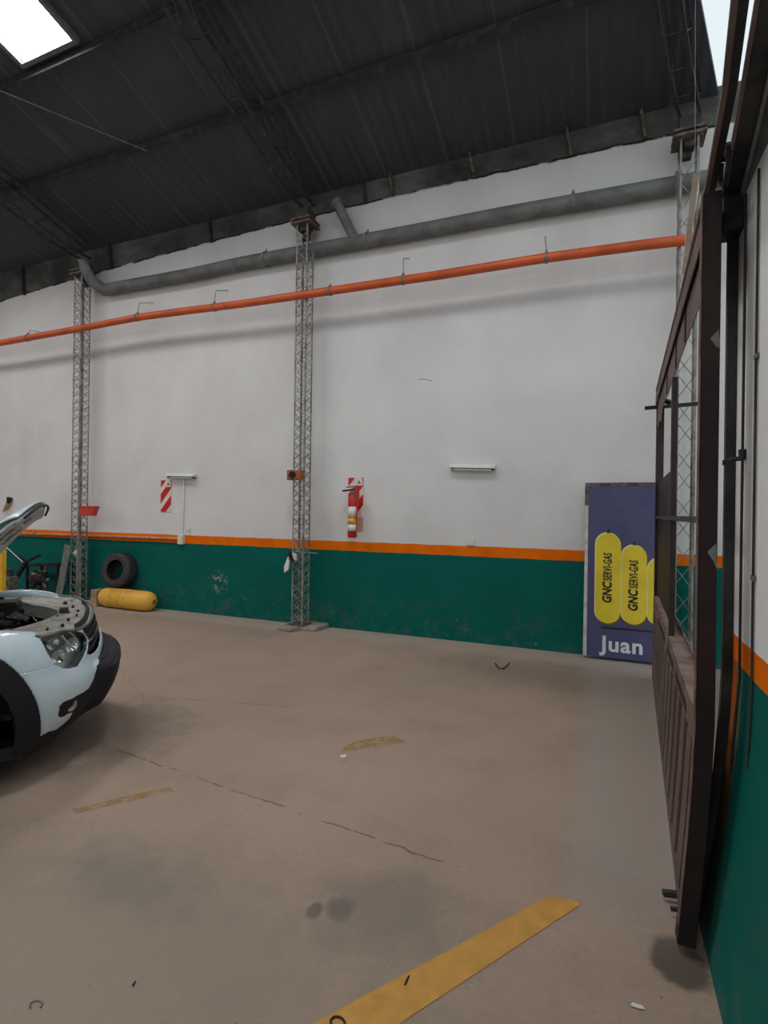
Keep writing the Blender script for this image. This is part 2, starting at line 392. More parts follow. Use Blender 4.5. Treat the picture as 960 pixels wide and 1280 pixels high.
SQ = .16
def column(px, pybase, label, mlat, group='lattice columns', step=.12, both=True):
    Yc = 5.84
    x = at(px, 600, Yc).x; h = SQ / 2; zt = 5.12
    t_ = thing('lattice_column', label, 'column', (x, Yc, 0), group=group)
    for sx in (-1, 1):
        for sy_ in (-1, 1):
            bm = BM(); angle_bar(bm, (x + sx * h, Yc + sy_ * h, .07), (x + sx * h, Yc + sy_ * h, zt), .017, .005, -sx, -sy_); obj('leg', bm, mlat, t_)
    n = int((zt - .15) / step)
    for f in (range(8) if both else range(4)):
        bm = BM(); pts = []
        for k in range(n + 1):
            z = .1 + k * step; s_ = h if (k + f + f // 4) % 2 else -h; f_ = f % 4
            pts.append((x + s_, Yc - h, z) if f_ == 0 else (x + s_, Yc + h, z) if f_ == 1 else (x - h, Yc + s_, z) if f_ == 2 else (x + h, Yc + s_, z))
        for a, b in zip(pts[:-1], pts[1:]): tube(bm, [a, b], .0042, 5, False)
        obj('lacing_rod', bm, mlat, t_)
    bm = BM(); box2(bm, (x - .14, Yc - .13, zt), (x + .14, Yc + .13, zt + .03)); box2(bm, (x - .14, Yc - .13, zt + .05), (x + .14, Yc + .13, zt + .075))
    for sx in (-1, 1):
        for sy_ in (-1, 1): tube(bm, [(x + sx * .1, Yc + sy_ * .09, zt - .02), (x + sx * .1, Yc + sy_ * .09, zt + .1)], .012, 6)
    obj('cap_plate', bm, M['rustplate'], t_, bev=.004)
    bm = BM(); box2(bm, (x - .12, Yc - .12, .055), (x + .12, Yc + .12, .07)); obj('base_plate', bm, M['rustplate'], t_)
    bm = BM(); box2(bm, (x - .04, Yc - .06, zt - .07), (x + .05, Yc + .06, zt)); box2(bm, (x - .06, Yc + .02, zt - .13), (x + .03, Yc + .09, zt)); obj('gusset', bm, M['truss'], t_)
    return x, Yc, zt + .075
C1 = column(100, 0, 'tall grey lattice column at left, red bin on it, beside the black frame', M['lattice'])
C2 = column(377.5, 0, 'tall grey lattice column in the middle of the wall, on a concrete footing', M['lattice'])
C3 = column(855, 0, 'tall lattice column behind the gate leaf', M['lattice'], step=.23, both=False)
def truss(c, label, m_, skew=0):
    x, Yc, z0 = c; t_ = thing('roof_truss', label, 'roof truss', (x, Yc, z0), group='lattice roof trusses')
    def up(y): return zr(y) - .09
    def lo(y): return min(up(y), zr(y) - .09 - min(.34, .2 + (5.9 - y) * .3))
    Y = [5.92 - .3 * i for i in range(50)]
    def X_(y): return x - skew * (5.84 - max(y, 1.5))
    for nm, f in (('top_chord', up), ('bottom_chord', lo)):
        for sx in (-.085, .085):
            bm = BM()
            for a, b in zip(Y[:-1], Y[1:]): bar(bm, (X_(a) + sx, a, f(a)), (X_(b) + sx, b, f(b)), .028, .028, (1, 0, 0))
            obj(nm, bm, m_, t_)
    for sx in (-.085, .085):
        bm = BM(); 
        for i, (a, b) in enumerate(zip(Y[:-1], Y[1:])):
            if i % 2: tube(bm, [(X_(a) + sx, a, lo(a)), (X_(b) + sx, b, up(b))], .007, 5, False)
            else: tube(bm, [(X_(a) + sx, a, up(a)), (X_(b) + sx, b, lo(b))], .007, 5, False)
        obj('lacing_rod', bm, m_, t_)
    for i, a in enumerate(Y[:24]): bm = BM(); bar(bm, (X_(a) - .085, a, lo(a)), (X_(a) + .085, a, lo(a)), .014, .014); obj('cross_tie', bm, m_, t_)
    bm = BM(); box2(bm, (x - .09, Yc - .1, z0), (x + .09, Yc + .1, z0 + .12)); obj('bearing_block', bm, m_, t_)
truss(C1, 'dark lattice roof truss rising from the left column', M['truss'])
truss(C2, 'dark lattice roof truss rising from the middle column to the roof', M['truss'])
truss(C3, 'dark lattice roof truss at the gate end of the roof', M['latticedark'], .27)
# hangers and extra bits
p0 = Vector((-6.3, 3.84, zr(3.84) - .12)); p1 = Vector((-5.25, 4.88, zr(4.88) - .11))
bm = BM(); tube(bm, [Vector((-7.4, 3.0, zr(3.0) - .12)), p0, p1], .007, 6); tag(obj('tie_rod', bm, M['galv']), 'thin pale diagonal tie rod under the roof, left of the middle truss', 'rod')
sk = thing('skylight', 'bright white panel in the dark roof, top left of the view', 'skylight', (-5.4, 3.2, zr(3.2)), group='roof light panels')
def skylight(xa, xb, ya, yb, root):
    bm = BM(); n = 8; A = []
    for i in range(n + 1):
        y = ya + (yb - ya) * i / n; z = zr(y) - .02; A.append((bm.verts.new((xa, y, z)), bm.verts.new((xb, y, z)), bm.verts.new((xb, y, z + .01)), bm.verts.new((xa, y, z + .01))))
    for P, Q in zip(A[:-1], A[1:]):
        for k in range(4): bm.faces.new((P[k], P[(k + 1) % 4], Q[(k + 1) % 4], Q[k]))
    bm.faces.new(A[0]); bm.faces.new(A[-1])
    obj('panel', bm, M['sky'], root)
    bm = BM()
    for x in (xa - .05, xb + .03):
        for i in range(n):
            y = ya + (yb - ya) * i / n; y2 = ya + (yb - ya) * (i + 1) / n
            bar(bm, (x, y, zr(y) - .03), (x, y2, zr(y2) - .03), .05, .06, (1, 0, 0))
    for y in (ya, yb): bar(bm, (xa - .07, y, zr(y) - .03), (xb + .05, y, zr(y) - .03), .05, .06)
    obj('frame', bm, M['galv'], root)
skylight(-5.80, -5.06, 2.3, 3.76, sk)
others = [(-9.4, -8.66, 'second bright roof panel, in the bay beyond the left column'), (-13.4, -12.66, 'third bright roof panel, far bay'), ]
for xa, xb, lb in others:
    s2 = copy_tree(sk); s2.location.x += xa + 5.80; s2['label'] = lb
for dy, dx, lb in ((.5, 4.0, 'added fill light panel in the gate bay, overhead and just out of view'), (9.0, 0, 'second of four'), (9.0, -3.6, 'third of four'), (9.0, 3.9, 'nearest the gate end'), (9.0, -7.6, 'farthest from the gate')):  # unseen panels added as fill light, over the gate bay and behind the camera
    s2 = copy_tree(sk); s2.location.x += dx; s2.location.y -= dy; s2.location.z = zr(3.2 - dy); s2['label'] = ('added fill light panel in the unseen row behind the camera, ' if dy > 1 else '') + lb
    a1 = math.atan2(zr(3.5 - dy) - zr(2.9 - dy), .6) - math.atan2(zr(3.5) - zr(2.9), .6); s2.rotation_euler.x = a1; s2.location.z -= .04

# ------------------------------------------------------------------ pipes on the wall
bm = BM()
top = [(132, 356), (240, 335), (300, 323), (540, 277), (620, 262), (830, 224)]; bot = [(128, 369), (240, 352), (300, 337), (540, 294), (620, 279), (840, 242)]
DU = [(-7.30, 4.92)] + [(x, z) for x, z in ((-5.51, 4.885), (-4.67, 4.895), (-1.9, 4.85), (-1.15, 4.845), (.55, 4.80), (1.6, 4.78))]
t_ = thing('vent_duct', 'long grey round duct running along the top of the wall', 'duct', (-7.3, 5.95, 4.9))
tube(bm, [(x, D - .1, z) for x, z in DU], .086, 20); obj('pipe', bm, M['duct'], t_, smooth=True)
for x, z in ((-4.25, 4.888), (-2.75, 4.865), (-.35, 4.83), (.62, 4.80)):
    bm = BM(); lathe(bm, [(0, .086), (0, .098), (.03, .098), (.03, .086)], (x, D - .1, z), (1, 0, -.012), 20)
    tube(bm, [(x + .015, D - .1, z + .09), (x + .015, D - .1, z + .13)], .012, 6); obj('joint_collar', bm, M['galv'], t_, smooth=True)
bm = BM(); tube(bm, [(-7.27, 5.93, 4.93), (-7.33, 5.80, 5.0), (-7.37, 5.72, 5.15), (-7.36, 5.68, 5.28)], .085, 14); obj('elbow', bm, M['duct'], t_, smooth=True)
bm = BM(); a = at(445, 302, D - .12); b = at(421, 254, D - .18); tube(bm, [a, b], .062, 16); tube(bm, [b + (a - b).normalized() * .03, b + (b - a).normalized() * .02], .072, 16)
obj('branch_pipe', bm, M['duct'], t_, smooth=True)

t_ = thing('gas_pipe', 'long orange pipe hung along the white wall', 'pipe', (-9, 5.9, 4.4))
PX = [(-17, 4.42), (-12, 4.42), (-9.8, 4.41), (-7.87, 4.425), (-6.65, 4.445), (-5.59, 4.415), (-4.74, 4.385), (-3.63, 4.365), (-2.3, 4.345), (-1.93, 4.335), (-.61, 4.33), (.32, 4.30), (.71, 4.28), (1.11, 4.25), (2.4, 4.22)]
YP = 5.72
k = YP / D; PXW = [(x * k, 1.5 + (z - 1.5) * k) for x, z in PX]
bm = BM(); tube(bm, [(x, YP, z) for x, z in PXW], .05, 20); obj('pipe', bm, M['orange_pipe'], t_, smooth=True)
def pz(x):
    for (a, za), (b, zb) in zip(PXW[:-1], PXW[1:]):
        if a <= x <= b: return za + (zb - za) * (x - a) / (b - a)
    return PXW[0][1]
for px, py, ln in ((35, 420, .12), (172, 393, .27), (268, 380, .30), (413, 360, 0), (504, 346, .34), (683, 318, .30)):
    x = at(px, py, YP).x; z = pz(x)
    bm = BM(); lathe(bm, [(-.012, .05), (-.012, .057), (.012, .057), (.012, .05)], (x, YP, z), (1, 0, 0), 20)
    box2(bm, (x - .012, YP - .01, z + .05), (x + .012, YP + .01, z + .08)); c_ = obj('pipe_clamp', bm, M['galv'], t_, smooth=True)
    if ln:
        bm = BM(); tube(bm, [(x, YP, z + .07), (x - .02, YP + .05, z + .07 + ln * .6), (x - .05, D - .01, z + .07 + ln)], .005, 6); obj('hanger_rod', bm, M['galv'], c_)

# pipe along the stripe, left bay
t_ = thing('stripe_conduit', 'copper coloured conduit along the orange stripe, ending at the junction box', 'conduit', (-12, 6, 1.06))
bm = BM(); tube(bm, [(-14, D - .03, 1.03), (-9.3, D - .03, 1.045), (-5.74, D - .03, 1.065)], .021, 12); obj('tube', bm, M['copper'], t_, smooth=True)
for x in (-8.9, -7.2, -6.3):
    bm = BM(); lathe(bm, [(-.012, .021), (-.012, .027), (.012, .027), (.012, .021)], (x, D - .03, 1.055), (1, 0, 0), 12); obj('clip', bm, M['galv'], t_)
t_ = thing('junction_box', 'small pale junction box on the stripe at the foot of the vertical conduit', 'electrical box', (-5.7, 6.04, 1.0))
bm = BM(); box2(bm, (-5.755, D - .06, .985), (-5.655, D, 1.13)); obj('housing', bm, M['cream'], t_, bev=.008)
bm = BM(); box2(bm, (-5.745, D - .066, .995), (-5.665, D - .06, 1.12)); tube(bm, [(-5.705, D - .07, 1.05), (-5.705, D - .065, 1.05)], .008, 8); obj('cover', bm, M['sign_cream'], t_)
t_ = thing('wall_socket', 'small white socket just right above the junction box', 'socket', (-5.6, 6.05, 1.14))
bm = BM(); box2(bm, (-5.635, D - .02, 1.12), (-5.565, D, 1.23)); obj('plate', bm, M['white_paint'], t_, bev=.004)
bm = BM(); [tube(bm, [(-5.61 + .02 * i, D - .023, 1.18), (-5.61 + .02 * i, D - .019, 1.18)], .006, 8) for i in (0, 1)]; obj('socket_hole', bm, M['ink'], t_)
t_ = thing('wall_socket', 'small pale socket above the orange stripe under the right wall light', 'socket', (-1.41, 6.05, 1.15))
bm = BM(); box2(bm, (-1.47, D - .02, 1.125), (-1.36, D, 1.21)); obj('plate', bm, M['white_paint'], t_, bev=.004)
bm = BM(); [box2(bm, (-1.45 + .045 * i, D - .024, 1.14), (-1.425 + .045 * i, D - .019, 1.195)) for i in (0, 1)]; obj('switch_rocker', bm, M['sign_cream'], t_)
t_ = thing('cable_conduit', 'thin vertical conduit from the junction box up to the left wall light', 'conduit', (-5.69, 6.04, 1.1))
bm = BM(); bar(bm, (-5.705, D - .012, 1.13), (-5.69, D - .012, 1.55), .022, .022, (1, 0, 0)); obj('raceway', bm, M['white_paint'], t_)
bm = BM(); bar(bm, (-5.69, D - .012, 1.55), (-5.685, D - .012, 1.97), .02, .02, (1, 0, 0)); obj('upper_raceway', bm, M['label_white'], t_)

def fixture(px0, px1, py, label, tilt):
    a = at(px0, py, D); b = at(px1, py + tilt, D); z = (a.z + b.z) / 2
    t_ = thing('wall_light', label, 'light fitting', ((a.x + b.x) / 2, D, z), group='wall lights')
    bm = BM(); prism(bm, [(a.x, D, z + .04), (a.x, D - .07, z + .03), (a.x, D - .1, z - .005), (a.x, D, z - .012)], (b.x - a.x, 0, b.z - a.z)); obj('housing', bm, M['white_paint'], t_, bev=.004)
    bm = BM(); tube(bm, [(a.x + .03, D - .055, z - .025), (b.x - .03, D - .055, z - .025 + b.z - a.z)], .013, 10); obj('lamp_tube', bm, M['label_white'], t_, smooth=True)
    for x in (a.x + .02, b.x - .035):
        bm = BM(); box2(bm, (x, D - .085, z - .045), (x + .018, D - .03, z)); obj('end_cap', bm, M['black'] if x > a.x + .1 else M['galv'], t_)
    return t_
fixture(213, 247, 594, 'short white wall light above the conduit, beside the left striped sign', 1)
fixture(564, 620, 583.5, 'white wall light on the bare white wall between extinguisher and banner', 1)

def clip_band(pts, f0, f1):     # clip convex polygon to f0 <= x+z*k <= f1
    def cut(ps, s, lim):
        out = []
        for i in range(len(ps)):
            p, q = ps[i], ps[(i + 1) % len(ps)]; a = s * (g(p) - lim); b = s * (g(q) - lim)
            if a <= 0: out.append(p)
            if a * b < 0: u = a / (a - b); out.append((p[0] + (q[0] - p[0]) * u, p[1] + (q[1] - p[1]) * u))
        return out
    g = lambda p: p[1] - 1.15 * p[0]
    ps = cut(pts, 1, f1); return cut(ps, -1, f0) if len(ps) > 2 else []
def striped(x0, x1, z0, z1, label, lower=0):
    t_ = thing('striped_sign', label, 'sign', ((x0 + x1) / 2, D, z0 - lower), group='red striped extinguisher signs')
    bm = BM(); box2(bm, (x0, D - .012, z0), (x1, D, z1)); obj('board', bm, M['sign_cream'], t_)
    w = x1 - x0; h = z1 - z0; R_ = [(0, 0), (w, 0), (w, h), (0, h)]
    for k, (f0, f1) in enumerate(((h - .11, h + .2), (h - .35, h - .21), (h - .59, h - .45))):
        ps = clip_band(R_, f0, f1)
        if len(ps) > 2:
            bm = BM(); prism(bm, [(x0 + a, D - .014, z0 + b) for a, b in ps], (0, .002, 0)); obj('red_stripe', bm, M['sign_red'], t_)
    bm = BM(); box2(bm, (x0 + w * .5, D - .016, z1 - .1), (x1 - .01, D - .012, z1 - .01)); obj('class_panel', bm, M['label_white'], t_)
    txt('class_letter', 'A', (x0 + w * .62, D - .018, z1 - .085), .07, M['ink'], t_)
    if lower:
        bm = BM(); box2(bm, (x0 + .09, D - .012, z0 - lower), (x1, D, z0 - .002)); obj('lower_card', bm, M['pinkcard'], t_)
    return t_
def txt(name, s, loc, size, m, parent, up=(0, 0, 1), right=(1, 0, 0), ext=.0015, offset=0, shear=0, sx=1., align='LEFT', spc=1.):
    cu = bpy.data.curves.new('t', 'FONT'); cu.body = s; cu.size = size; cu.extrude = ext; cu.offset = offset; cu.shear = shear; cu.align_x = align; cu.space_character = spc
    o = bpy.data.objects.new('t', cu); COL.objects.link(o)
    dg = bpy.context.evaluated_depsgraph_get(); dg.update()
    me = bpy.data.meshes.new_from_object(o.evaluated_get(dg)); bpy.data.objects.remove(o)
    r = Vector(right) * sx; u = Vector(up); n = Vector(right).cross(u)
    mt = Matrix(((r.x, u.x, n.x, loc[0]), (r.y, u.y, n.y, loc[1]), (r.z, u.z, n.z, loc[2]), (0, 0, 0, 1)))
    me.transform(WM(parent).inverted() @ mt); me.materials.clear(); me.materials.append(m); me.name = name
    q = bpy.data.objects.new(name, me); COL.objects.link(q); q.parent = parent; return q
striped(-6.13, -5.93, 1.46, 1.93, 'red and cream striped sign on bare white wall, left bay')
striped(-3.00, -2.79, 1.43, 1.93, 'red and cream striped sign behind the fire extinguisher', .17)

# fire extinguisher
t_ = thing('fire_extinguisher', 'red fire extinguisher hung on the wall right of the middle column', 'fire extinguisher', (-2.87, 5.93, 1.17))
ex, ey = -2.875, 5.93
bm = BM(); lathe(bm, [(0, 0), (0, .05), (.015, .058), (.44, .058), (.5, .045), (.53, .022), (.56, .02), (.56, 0)], (ex, ey, 1.175), (0, 0, 1), 28); obj('cylinder', bm, M['red'], t_, smooth=True)
bm = BM(); lathe(bm, [(0, 0), (0, .03), (.03, .03), (.03, .018), (.06, .018), (.06, 0)], (ex, ey, 1.73), (0, 0, 1), 14); obj('valve', bm, M['enginegrey'], t_, smooth=True)
bm = BM(); bar(bm, (ex + .02, ey, 1.775), (ex - .13, ey - .03, 1.755), .035, .022); bar(bm, (ex + .02, ey, 1.81), (ex - .08, ey - .03, 1.80), .022, .012); obj('handle', bm, M['black'], t_, bev=.004)
bm = BM(); tube(bm, [(ex + .03, ey, 1.76), (ex + .09, ey - .02, 1.74), (ex + .085, ey - .02, 1.6), (ex + .06, ey - .03, 1.4)], .01, 8); obj('hose', bm, M['red'], t_, smooth=True)
def wrap(z0, z1, m, nm):
    bm = BM(); prev = None
    for i in range(13):
        a = math.radians(-170 + i * 13); p = (ex + .0592 * math.cos(a), ey + .0592 * math.sin(a)); v = (bm.verts.new((*p, z0)), bm.verts.new((*p, z1)))
        if prev: bm.faces.new((prev[0], v[0], v[1], prev[1]))
        prev = v
    o = obj(nm, bm, m, t_, smooth=True); sd = o.modifiers.new('s', 'SOLIDIFY'); sd.thickness = .001; return o
wrap(1.26, 1.34, M['label_white'], 'label'); wrap(1.345, 1.42, M['label_yellow'], 'label'); wrap(1.43, 1.56, M['label_white'], 'label')
bm = BM(); bar(bm, (ex, D - .012, 1.62), (ex, D - .012, 1.72), .05, .02, (1, 0, 0)); tube(bm, [(ex, D, 1.70), (ex, ey + .02, 1.70)], .006, 6); obj('wall_hook', bm, M['galv'], t_)
# hair cracks on the white wall
bm = BM(); tube(bm, [at(524, 474, D - .001), at(532, 474, D - .001), at(537, 476, D - .001), at(541, 475, D - .001)], .003, 4); struct('trim_1', bm, M['post'])

# ------------------------------------------------------------------ banner
YB = 5.93
t_ = thing('advertising_board', 'blue printed board with yellow gas cylinders leaning at the wall behind the gate', 'board', (.2, YB, 0))
a = at(736, 605, YB); x1 = .62
bm = BM(); box2(bm, (a.x, YB, .03), (x1, YB + .04, 1.83)); obj('panel', bm, M['blue'], t_)
bm = BM(); prism(bm, [(a.x - .035, YB - .002, .03), (a.x, YB - .006, .03), (a.x, YB - .006, 1.60), (a.x - .03, YB - .002, 1.60)], (0, .046, 0)); obj('edge_strip', bm, M['edge_white'], t_)
bm = BM(); box2(bm, (a.x - .035, YB - .002, 1.6), (a.x - .001, YB + .04, 1.82)); box2(bm, (a.x - .035, YB - .003, 1.80), (x1, YB + .035, 1.835)); obj('timber_frame', bm, M['rustplate'], t_)
def capsule(bm, x0, x1_, z0, z1, y, n=14):
    r = (x1_ - x0) / 2; cx = (x0 + x1_) / 2; pts = [(cx + r * math.cos(PI * i / n), y, z1 - r + r * math.sin(PI * i / n)) for i in range(n + 1)] + [(cx - r * math.cos(PI * i / n), y, z0 + r - r * math.sin(PI * i / n)) for i in range(n + 1)]
    prism(bm, pts, (0, .002, 0))
for (pl, pr, pt, pb, tg) in ((744.5, 775, 665.7, 780.5, 1), (777, 807.6, 681, 782, 2), (809.5, 841, 697, 784, 3)):
    A = at(pl, pt, YB); B = at(pr, pb, YB); x0, x1_, z1, z0 = A.x, B.x, A.z, B.z
    bm = BM(); capsule(bm, x0 + .012, x1_ + .012, z0 - .022, z1 - .02, YB - .003); c_ = obj('printed_cylinder', bm, M['banner_shade'], t_)
    bm = BM(); capsule(bm, x0 - .004, x1_ - .01, z0 + .004, z1 + .008, YB - .0045); obj('highlight', bm, M['banner_hi'], c_)
    bm = BM(); capsule(bm, x0 + .006, x1_, z0, z1 - .005, YB - .006); obj('body', bm, M['banner_yellow'], c_)
    cx = (x0 + x1_) / 2; bm = BM(); tube(bm, [(cx, YB - .003, z1), (cx, YB - .003, z1 + .035)], .007, 8); tube(bm, [(cx - .015, YB - .003, z1 + .005), (cx + .025, YB - .003, z1 + .005)], .005, 6); obj('valve', bm, M['ink'], c_)
    top_ = (z1 - z0)
    oG = {1: .21, 2: .136, 3: .06}[tg]
    txt('lettering', 'GNC', (cx + .035, YB - .0085, z0 + oG), .118, M['ink'], c_, up=(-1, 0, 0), right=(0, 0, 1), offset=.004, shear=.15, sx=.80, spc=1.05)
    txt('lettering', 'SERVI-GAS', (cx + .035, YB - .0085, z0 + oG + .228), .112, M['ink'], c_, up=(-1, 0, 0), right=(0, 0, 1), offset=.002, shear=.15, sx=.52, spc=1.08)
A = at(752, 784, YB); bm = BM(); box2(bm, (A.x, YB - .003, A.z - .008), (x1 - .01, YB, A.z + .008)); obj('printed_line', bm, M['ink'], t_)
A = at(752, 812, YB); txt('lettering', 'Juan', (A.x - .005, YB - .003, A.z - .005), .215, M['banner_white'], t_, offset=.0055, sx=1.02, spc=1.08)

# ------------------------------------------------------------------ footings
def slab(name, label, pts, z0, z1, m, cat='footing'):
    bm = BM(); prism(bm, [(x, y, z0) for x, y in pts], (0, 0, z1 - z0)); return tag(obj(name, bm, m, bev=.012), label, cat)
x, Yc, _ = C2
slab('concrete_footing', 'low rough concrete footing under the middle lattice column', [(x - .2, Yc - .22), (x + .02, Yc - .25), (x + .05, Yc - .12), (x + .28, Yc - .08), (x + .3, D), (x - .2, D)], 0, .055, M['concrete'])
x, Yc, _ = C1
slab('concrete_footing', 'flat concrete footing slab under the left lattice column', [(x - .3, Yc - .2), (x + .05, Yc - .22), (x + .1, Yc - .35), (x + .3, Yc - .28), (x + .38, Yc), (x + .3, D), (x - .2, D)], 0, .055, M['concrete'])
x, Yc, _ = C3
slab('concrete_footing', 'concrete footing under the column behind the gate', [(x - .2, Yc - .2), (x + .2, Yc - .2), (x + .2, D), (x - .2, D)], 0, .055, M['concrete'])

# items on the middle column
x, Yc, _ = C2
t_ = thing('gauge_box', 'small rusty box with a round dark gauge, fixed high on the middle column', 'box', (x - .02, Yc - .14, 1.9))
bm = BM(); box2(bm, (x - .12, Yc - .17, 1.885), (x + .07, Yc - .09, 2.01)); obj('housing', bm, M['orangerust'], t_, bev=.006)
bm = BM(); lathe(bm, [(0, 0), (0, .045), (.015, .045), (.015, .03), (.008, 0)], (x - .035, Yc - .17, 1.948), (0, -1, 0), 20); obj('gauge', bm, M['blackmetal'], t_, smooth=True)
bm = BM(); tube(bm, [(x + .04, Yc - .13, 1.885), (x + .05, Yc - .13, 1.83)], .008, 6); obj('cable_stub', bm, M['orangerust'], t_)
t_ = thing('rag_bundle', 'crumpled white and dark rag tied to the middle column below the stripe', 'rag', (x - .08, Yc - .12, .8))
bm = BM()
pts = [(-.16, 0, .80), (-.14, -.03, .72), (-.08, -.04, .76), (-.07, -.03, .86), (-.1, 0, .93)]; prism(bm, [(x + a, Yc - .14 + b, c_) for a, b, c_ in pts], (.0, .03, 0))
prism(bm, [(x - .04, Yc - .15, .97), (x + .03, Yc - .17, .96), (x + .02, Yc - .16, .88), (x - .02, Yc - .15, .90)], (0, .03, 0)); obj('cloth', bm, M['label_white'], t_)
bm = BM(); prism(bm, [(x - .1, Yc - .15, .96), (x - .05, Yc - .18, .98), (x - .02, Yc - .17, .86), (x - .06, Yc - .16, .88)], (0, .035, 0)); obj('dark_knot', bm, M['black'], t_)
bm = BM(); tube(bm, [(x - .03, Yc - .11, .985), (x + .12, Yc - .14, .985), (x + .3, Yc - .1, .975)], .007, 6)
tag(obj('metal_rod', bm, M['enginegrey']), 'thin rod poking out to the right through the middle column', 'rod')

# items on the left column
x, Yc, _ = C1
t_ = thing('parts_bin', 'red plastic parts bin hung on the left column', 'bin', (x + .1, Yc - .16, 1.36))
A = at(98, 633, 5.64); B = at(118, 645, 5.64); zt, zb = A.z, B.z
bm = BM()
T = [(A.x, 5.64, zt), (B.x, 5.64, zt), (B.x - .03, 5.75, zt), (A.x, 5.75, zt)]; Bt = [(A.x + .03, 5.65, zb), (B.x - .07, 5.65, zb), (B.x - .09, 5.75, zb), (A.x + .03, 5.75, zb)]
tv = [bm.verts.new(p) for p in T]; bv = [bm.verts.new(p) for p in Bt]
bm.faces.new(bv)
for k in range(4): bm.faces.new((tv[k], tv[(k + 1) % 4], bv[(k + 1) % 4], bv[k]))
o = obj('tray', bm, M['redbin'], t_); sd = o.modifiers.new('s', 'SOLIDIFY'); sd.thickness = .006
bm = BM(); cx_, cy_ = (A.x + B.x) / 2, 5.65
for p, q in zip(T, T[1:] + T[:1]): bar(bm, p, q, .014, .014)
obj('rim', bm, M['redbin'], t_)
bm = BM(); bar(bm, (x + .02, 5.755, zt - .03), (x + .12, 5.755, zt - .03), .01, .01); obj('hanging_bracket', bm, M['galv'], t_)
# boards and paper stuffed in the column foot
bm = BM(); bar(bm, (x - .19, Yc - .2, .06), (x - .06, Yc - .14, .92), .01, .14, (0, 1, 0)); tag(obj('leaning_board', bm, M['galv']), 'narrow grey board leaning against the left column on its left side', 'board')
bm = BM(); bar(bm, (x + .03, Yc - .02, .075), (x + .02, Yc - .02, .95), .1, .012, (1, 0, 0)); tag(obj('plank', bm, M['concrete']), 'grey plank standing inside the foot of the left column', 'plank')
bm = BM(); bmesh.ops.create_icosphere(bm, subdivisions=2, radius=.05, matrix=Matrix.Translation((x + .01, Yc - .05, .80)) @ Matrix.Diagonal((1, .6, 1.1, 1)))
for v in bm.verts: v.co += Vector((random.uniform(-.012, .012), random.uniform(-.008, .008), random.uniform(-.015, .015)))
tag(obj('crumpled_paper', bm, M['label_white']), 'crumpled pale paper stuck in the left column at waist height', 'paper')
bm = BM(); tube(bm, [(x - .30, Yc - .06, .075), (x - .34, Yc - .05, .25), (x - .32, Yc - .03, .48), (x - .27, Yc, .55), (x - .24, Yc, .3), (x - .3, Yc - .1, .075)], .014, 8)
tag(obj('rubber_hose', bm, M['rubber'], smooth=True), 'looped black hose propped between the black frame and left column', 'hose')

# tyre resting on the yellow cylinder
cy0 = 5.86
t_ = thing('gas_cylinder', 'worn yellow gas cylinder lying on the floor at the wall', 'gas cylinder', (-6.5, cy0, 0))
A = at(128, 748, cy0); B = at(194, 748, cy0)
rr = .145; L0 = A.x; L1 = B.x
prof = [(0, 0), (0, .05), (.02, .09), (.06, .13), (.11, rr)] + [(.45, rr), (.46, rr + .004), (.47, rr), (.8, rr)]
LL = L1 - L0; prof = [(0, 0), (.005, .06), (.03, .105), (.07, .132), (.12, rr), (LL * .5, rr), (LL * .5 + .005, rr + .004), (LL * .5 + .015, rr), (LL - .14, rr), (LL - .08, .132), (LL - .035, .1), (LL - .01, .05), (LL, .03), (LL, 0)]
bm = BM(); lathe(bm, prof, (L0, cy0, rr), (1, -.02, 0), 40); obj('vessel', bm, M['yellow_tank'], t_, smooth=True)
bm = BM(); lathe(bm, [(0, .03), (.012, .03), (.012, 0)], (L1, cy0 - .02, rr), (1, 0, 0), 14); obj('neck', bm, M['orangerust'], t_, smooth=True)
bm = BM(); box2(bm, (L0 - .13, cy0 - .10, 0), (L0 - .01, cy0 + .08, .25)); tag(obj('cardboard_box', bm, M['cardboard'], bev=.006), 'small brown box standing at the left end of the yellow cylinder', 'box')
def tyre(bm, R, r, w, c0, ax):
    prof = []
    n = 14
    for i in range(n + 1):
        a = PI * i / n; s_ = math.cos(a); prof.append((-w / 2 * math.copysign(abs(s_) ** .5, s_), r + (R - r) * (math.sin(a) ** .45)))
    prof = [(-w / 2 * .8, r)] + prof + [(w / 2 * .8, r), (w / 2 * .85, r + .01), (w / 2 * .86, R - .03), (-w / 2 * .86, R - .03), (-w / 2 * .85, r + .01), (-w / 2 * .8, r)]
    lathe(bm, prof, c0, ax, 56)
A = at(148, 713, 5.93)
tc = Vector((A.x + .01, 5.935, .29 + .265)); axv = Vector((.12, -1, .16)).normalized()
t_ = thing('loose_tyre', 'bare black car tyre leaning on the wall above the yellow cylinder', 'tyre', (tc.x, tc.y, .29))
bm = BM(); tyre(bm, .265, .155, .19, tc, axv); obj('tread', bm, M['rubber'], t_, smooth=True)
bm = BM()
xx_, yy_ = frame_of(axv)
for i in range(40):
    a = 2 * PI * i / 40; p = tc + (xx_ * math.cos(a) + yy_ * math.sin(a)) * .264
    bar(bm, p - axv * .075, p + axv * .075, .010, .012, xx_ * -math.sin(a) + yy_ * math.cos(a))
obj('tread_block', bm, M['rubber'], t_)

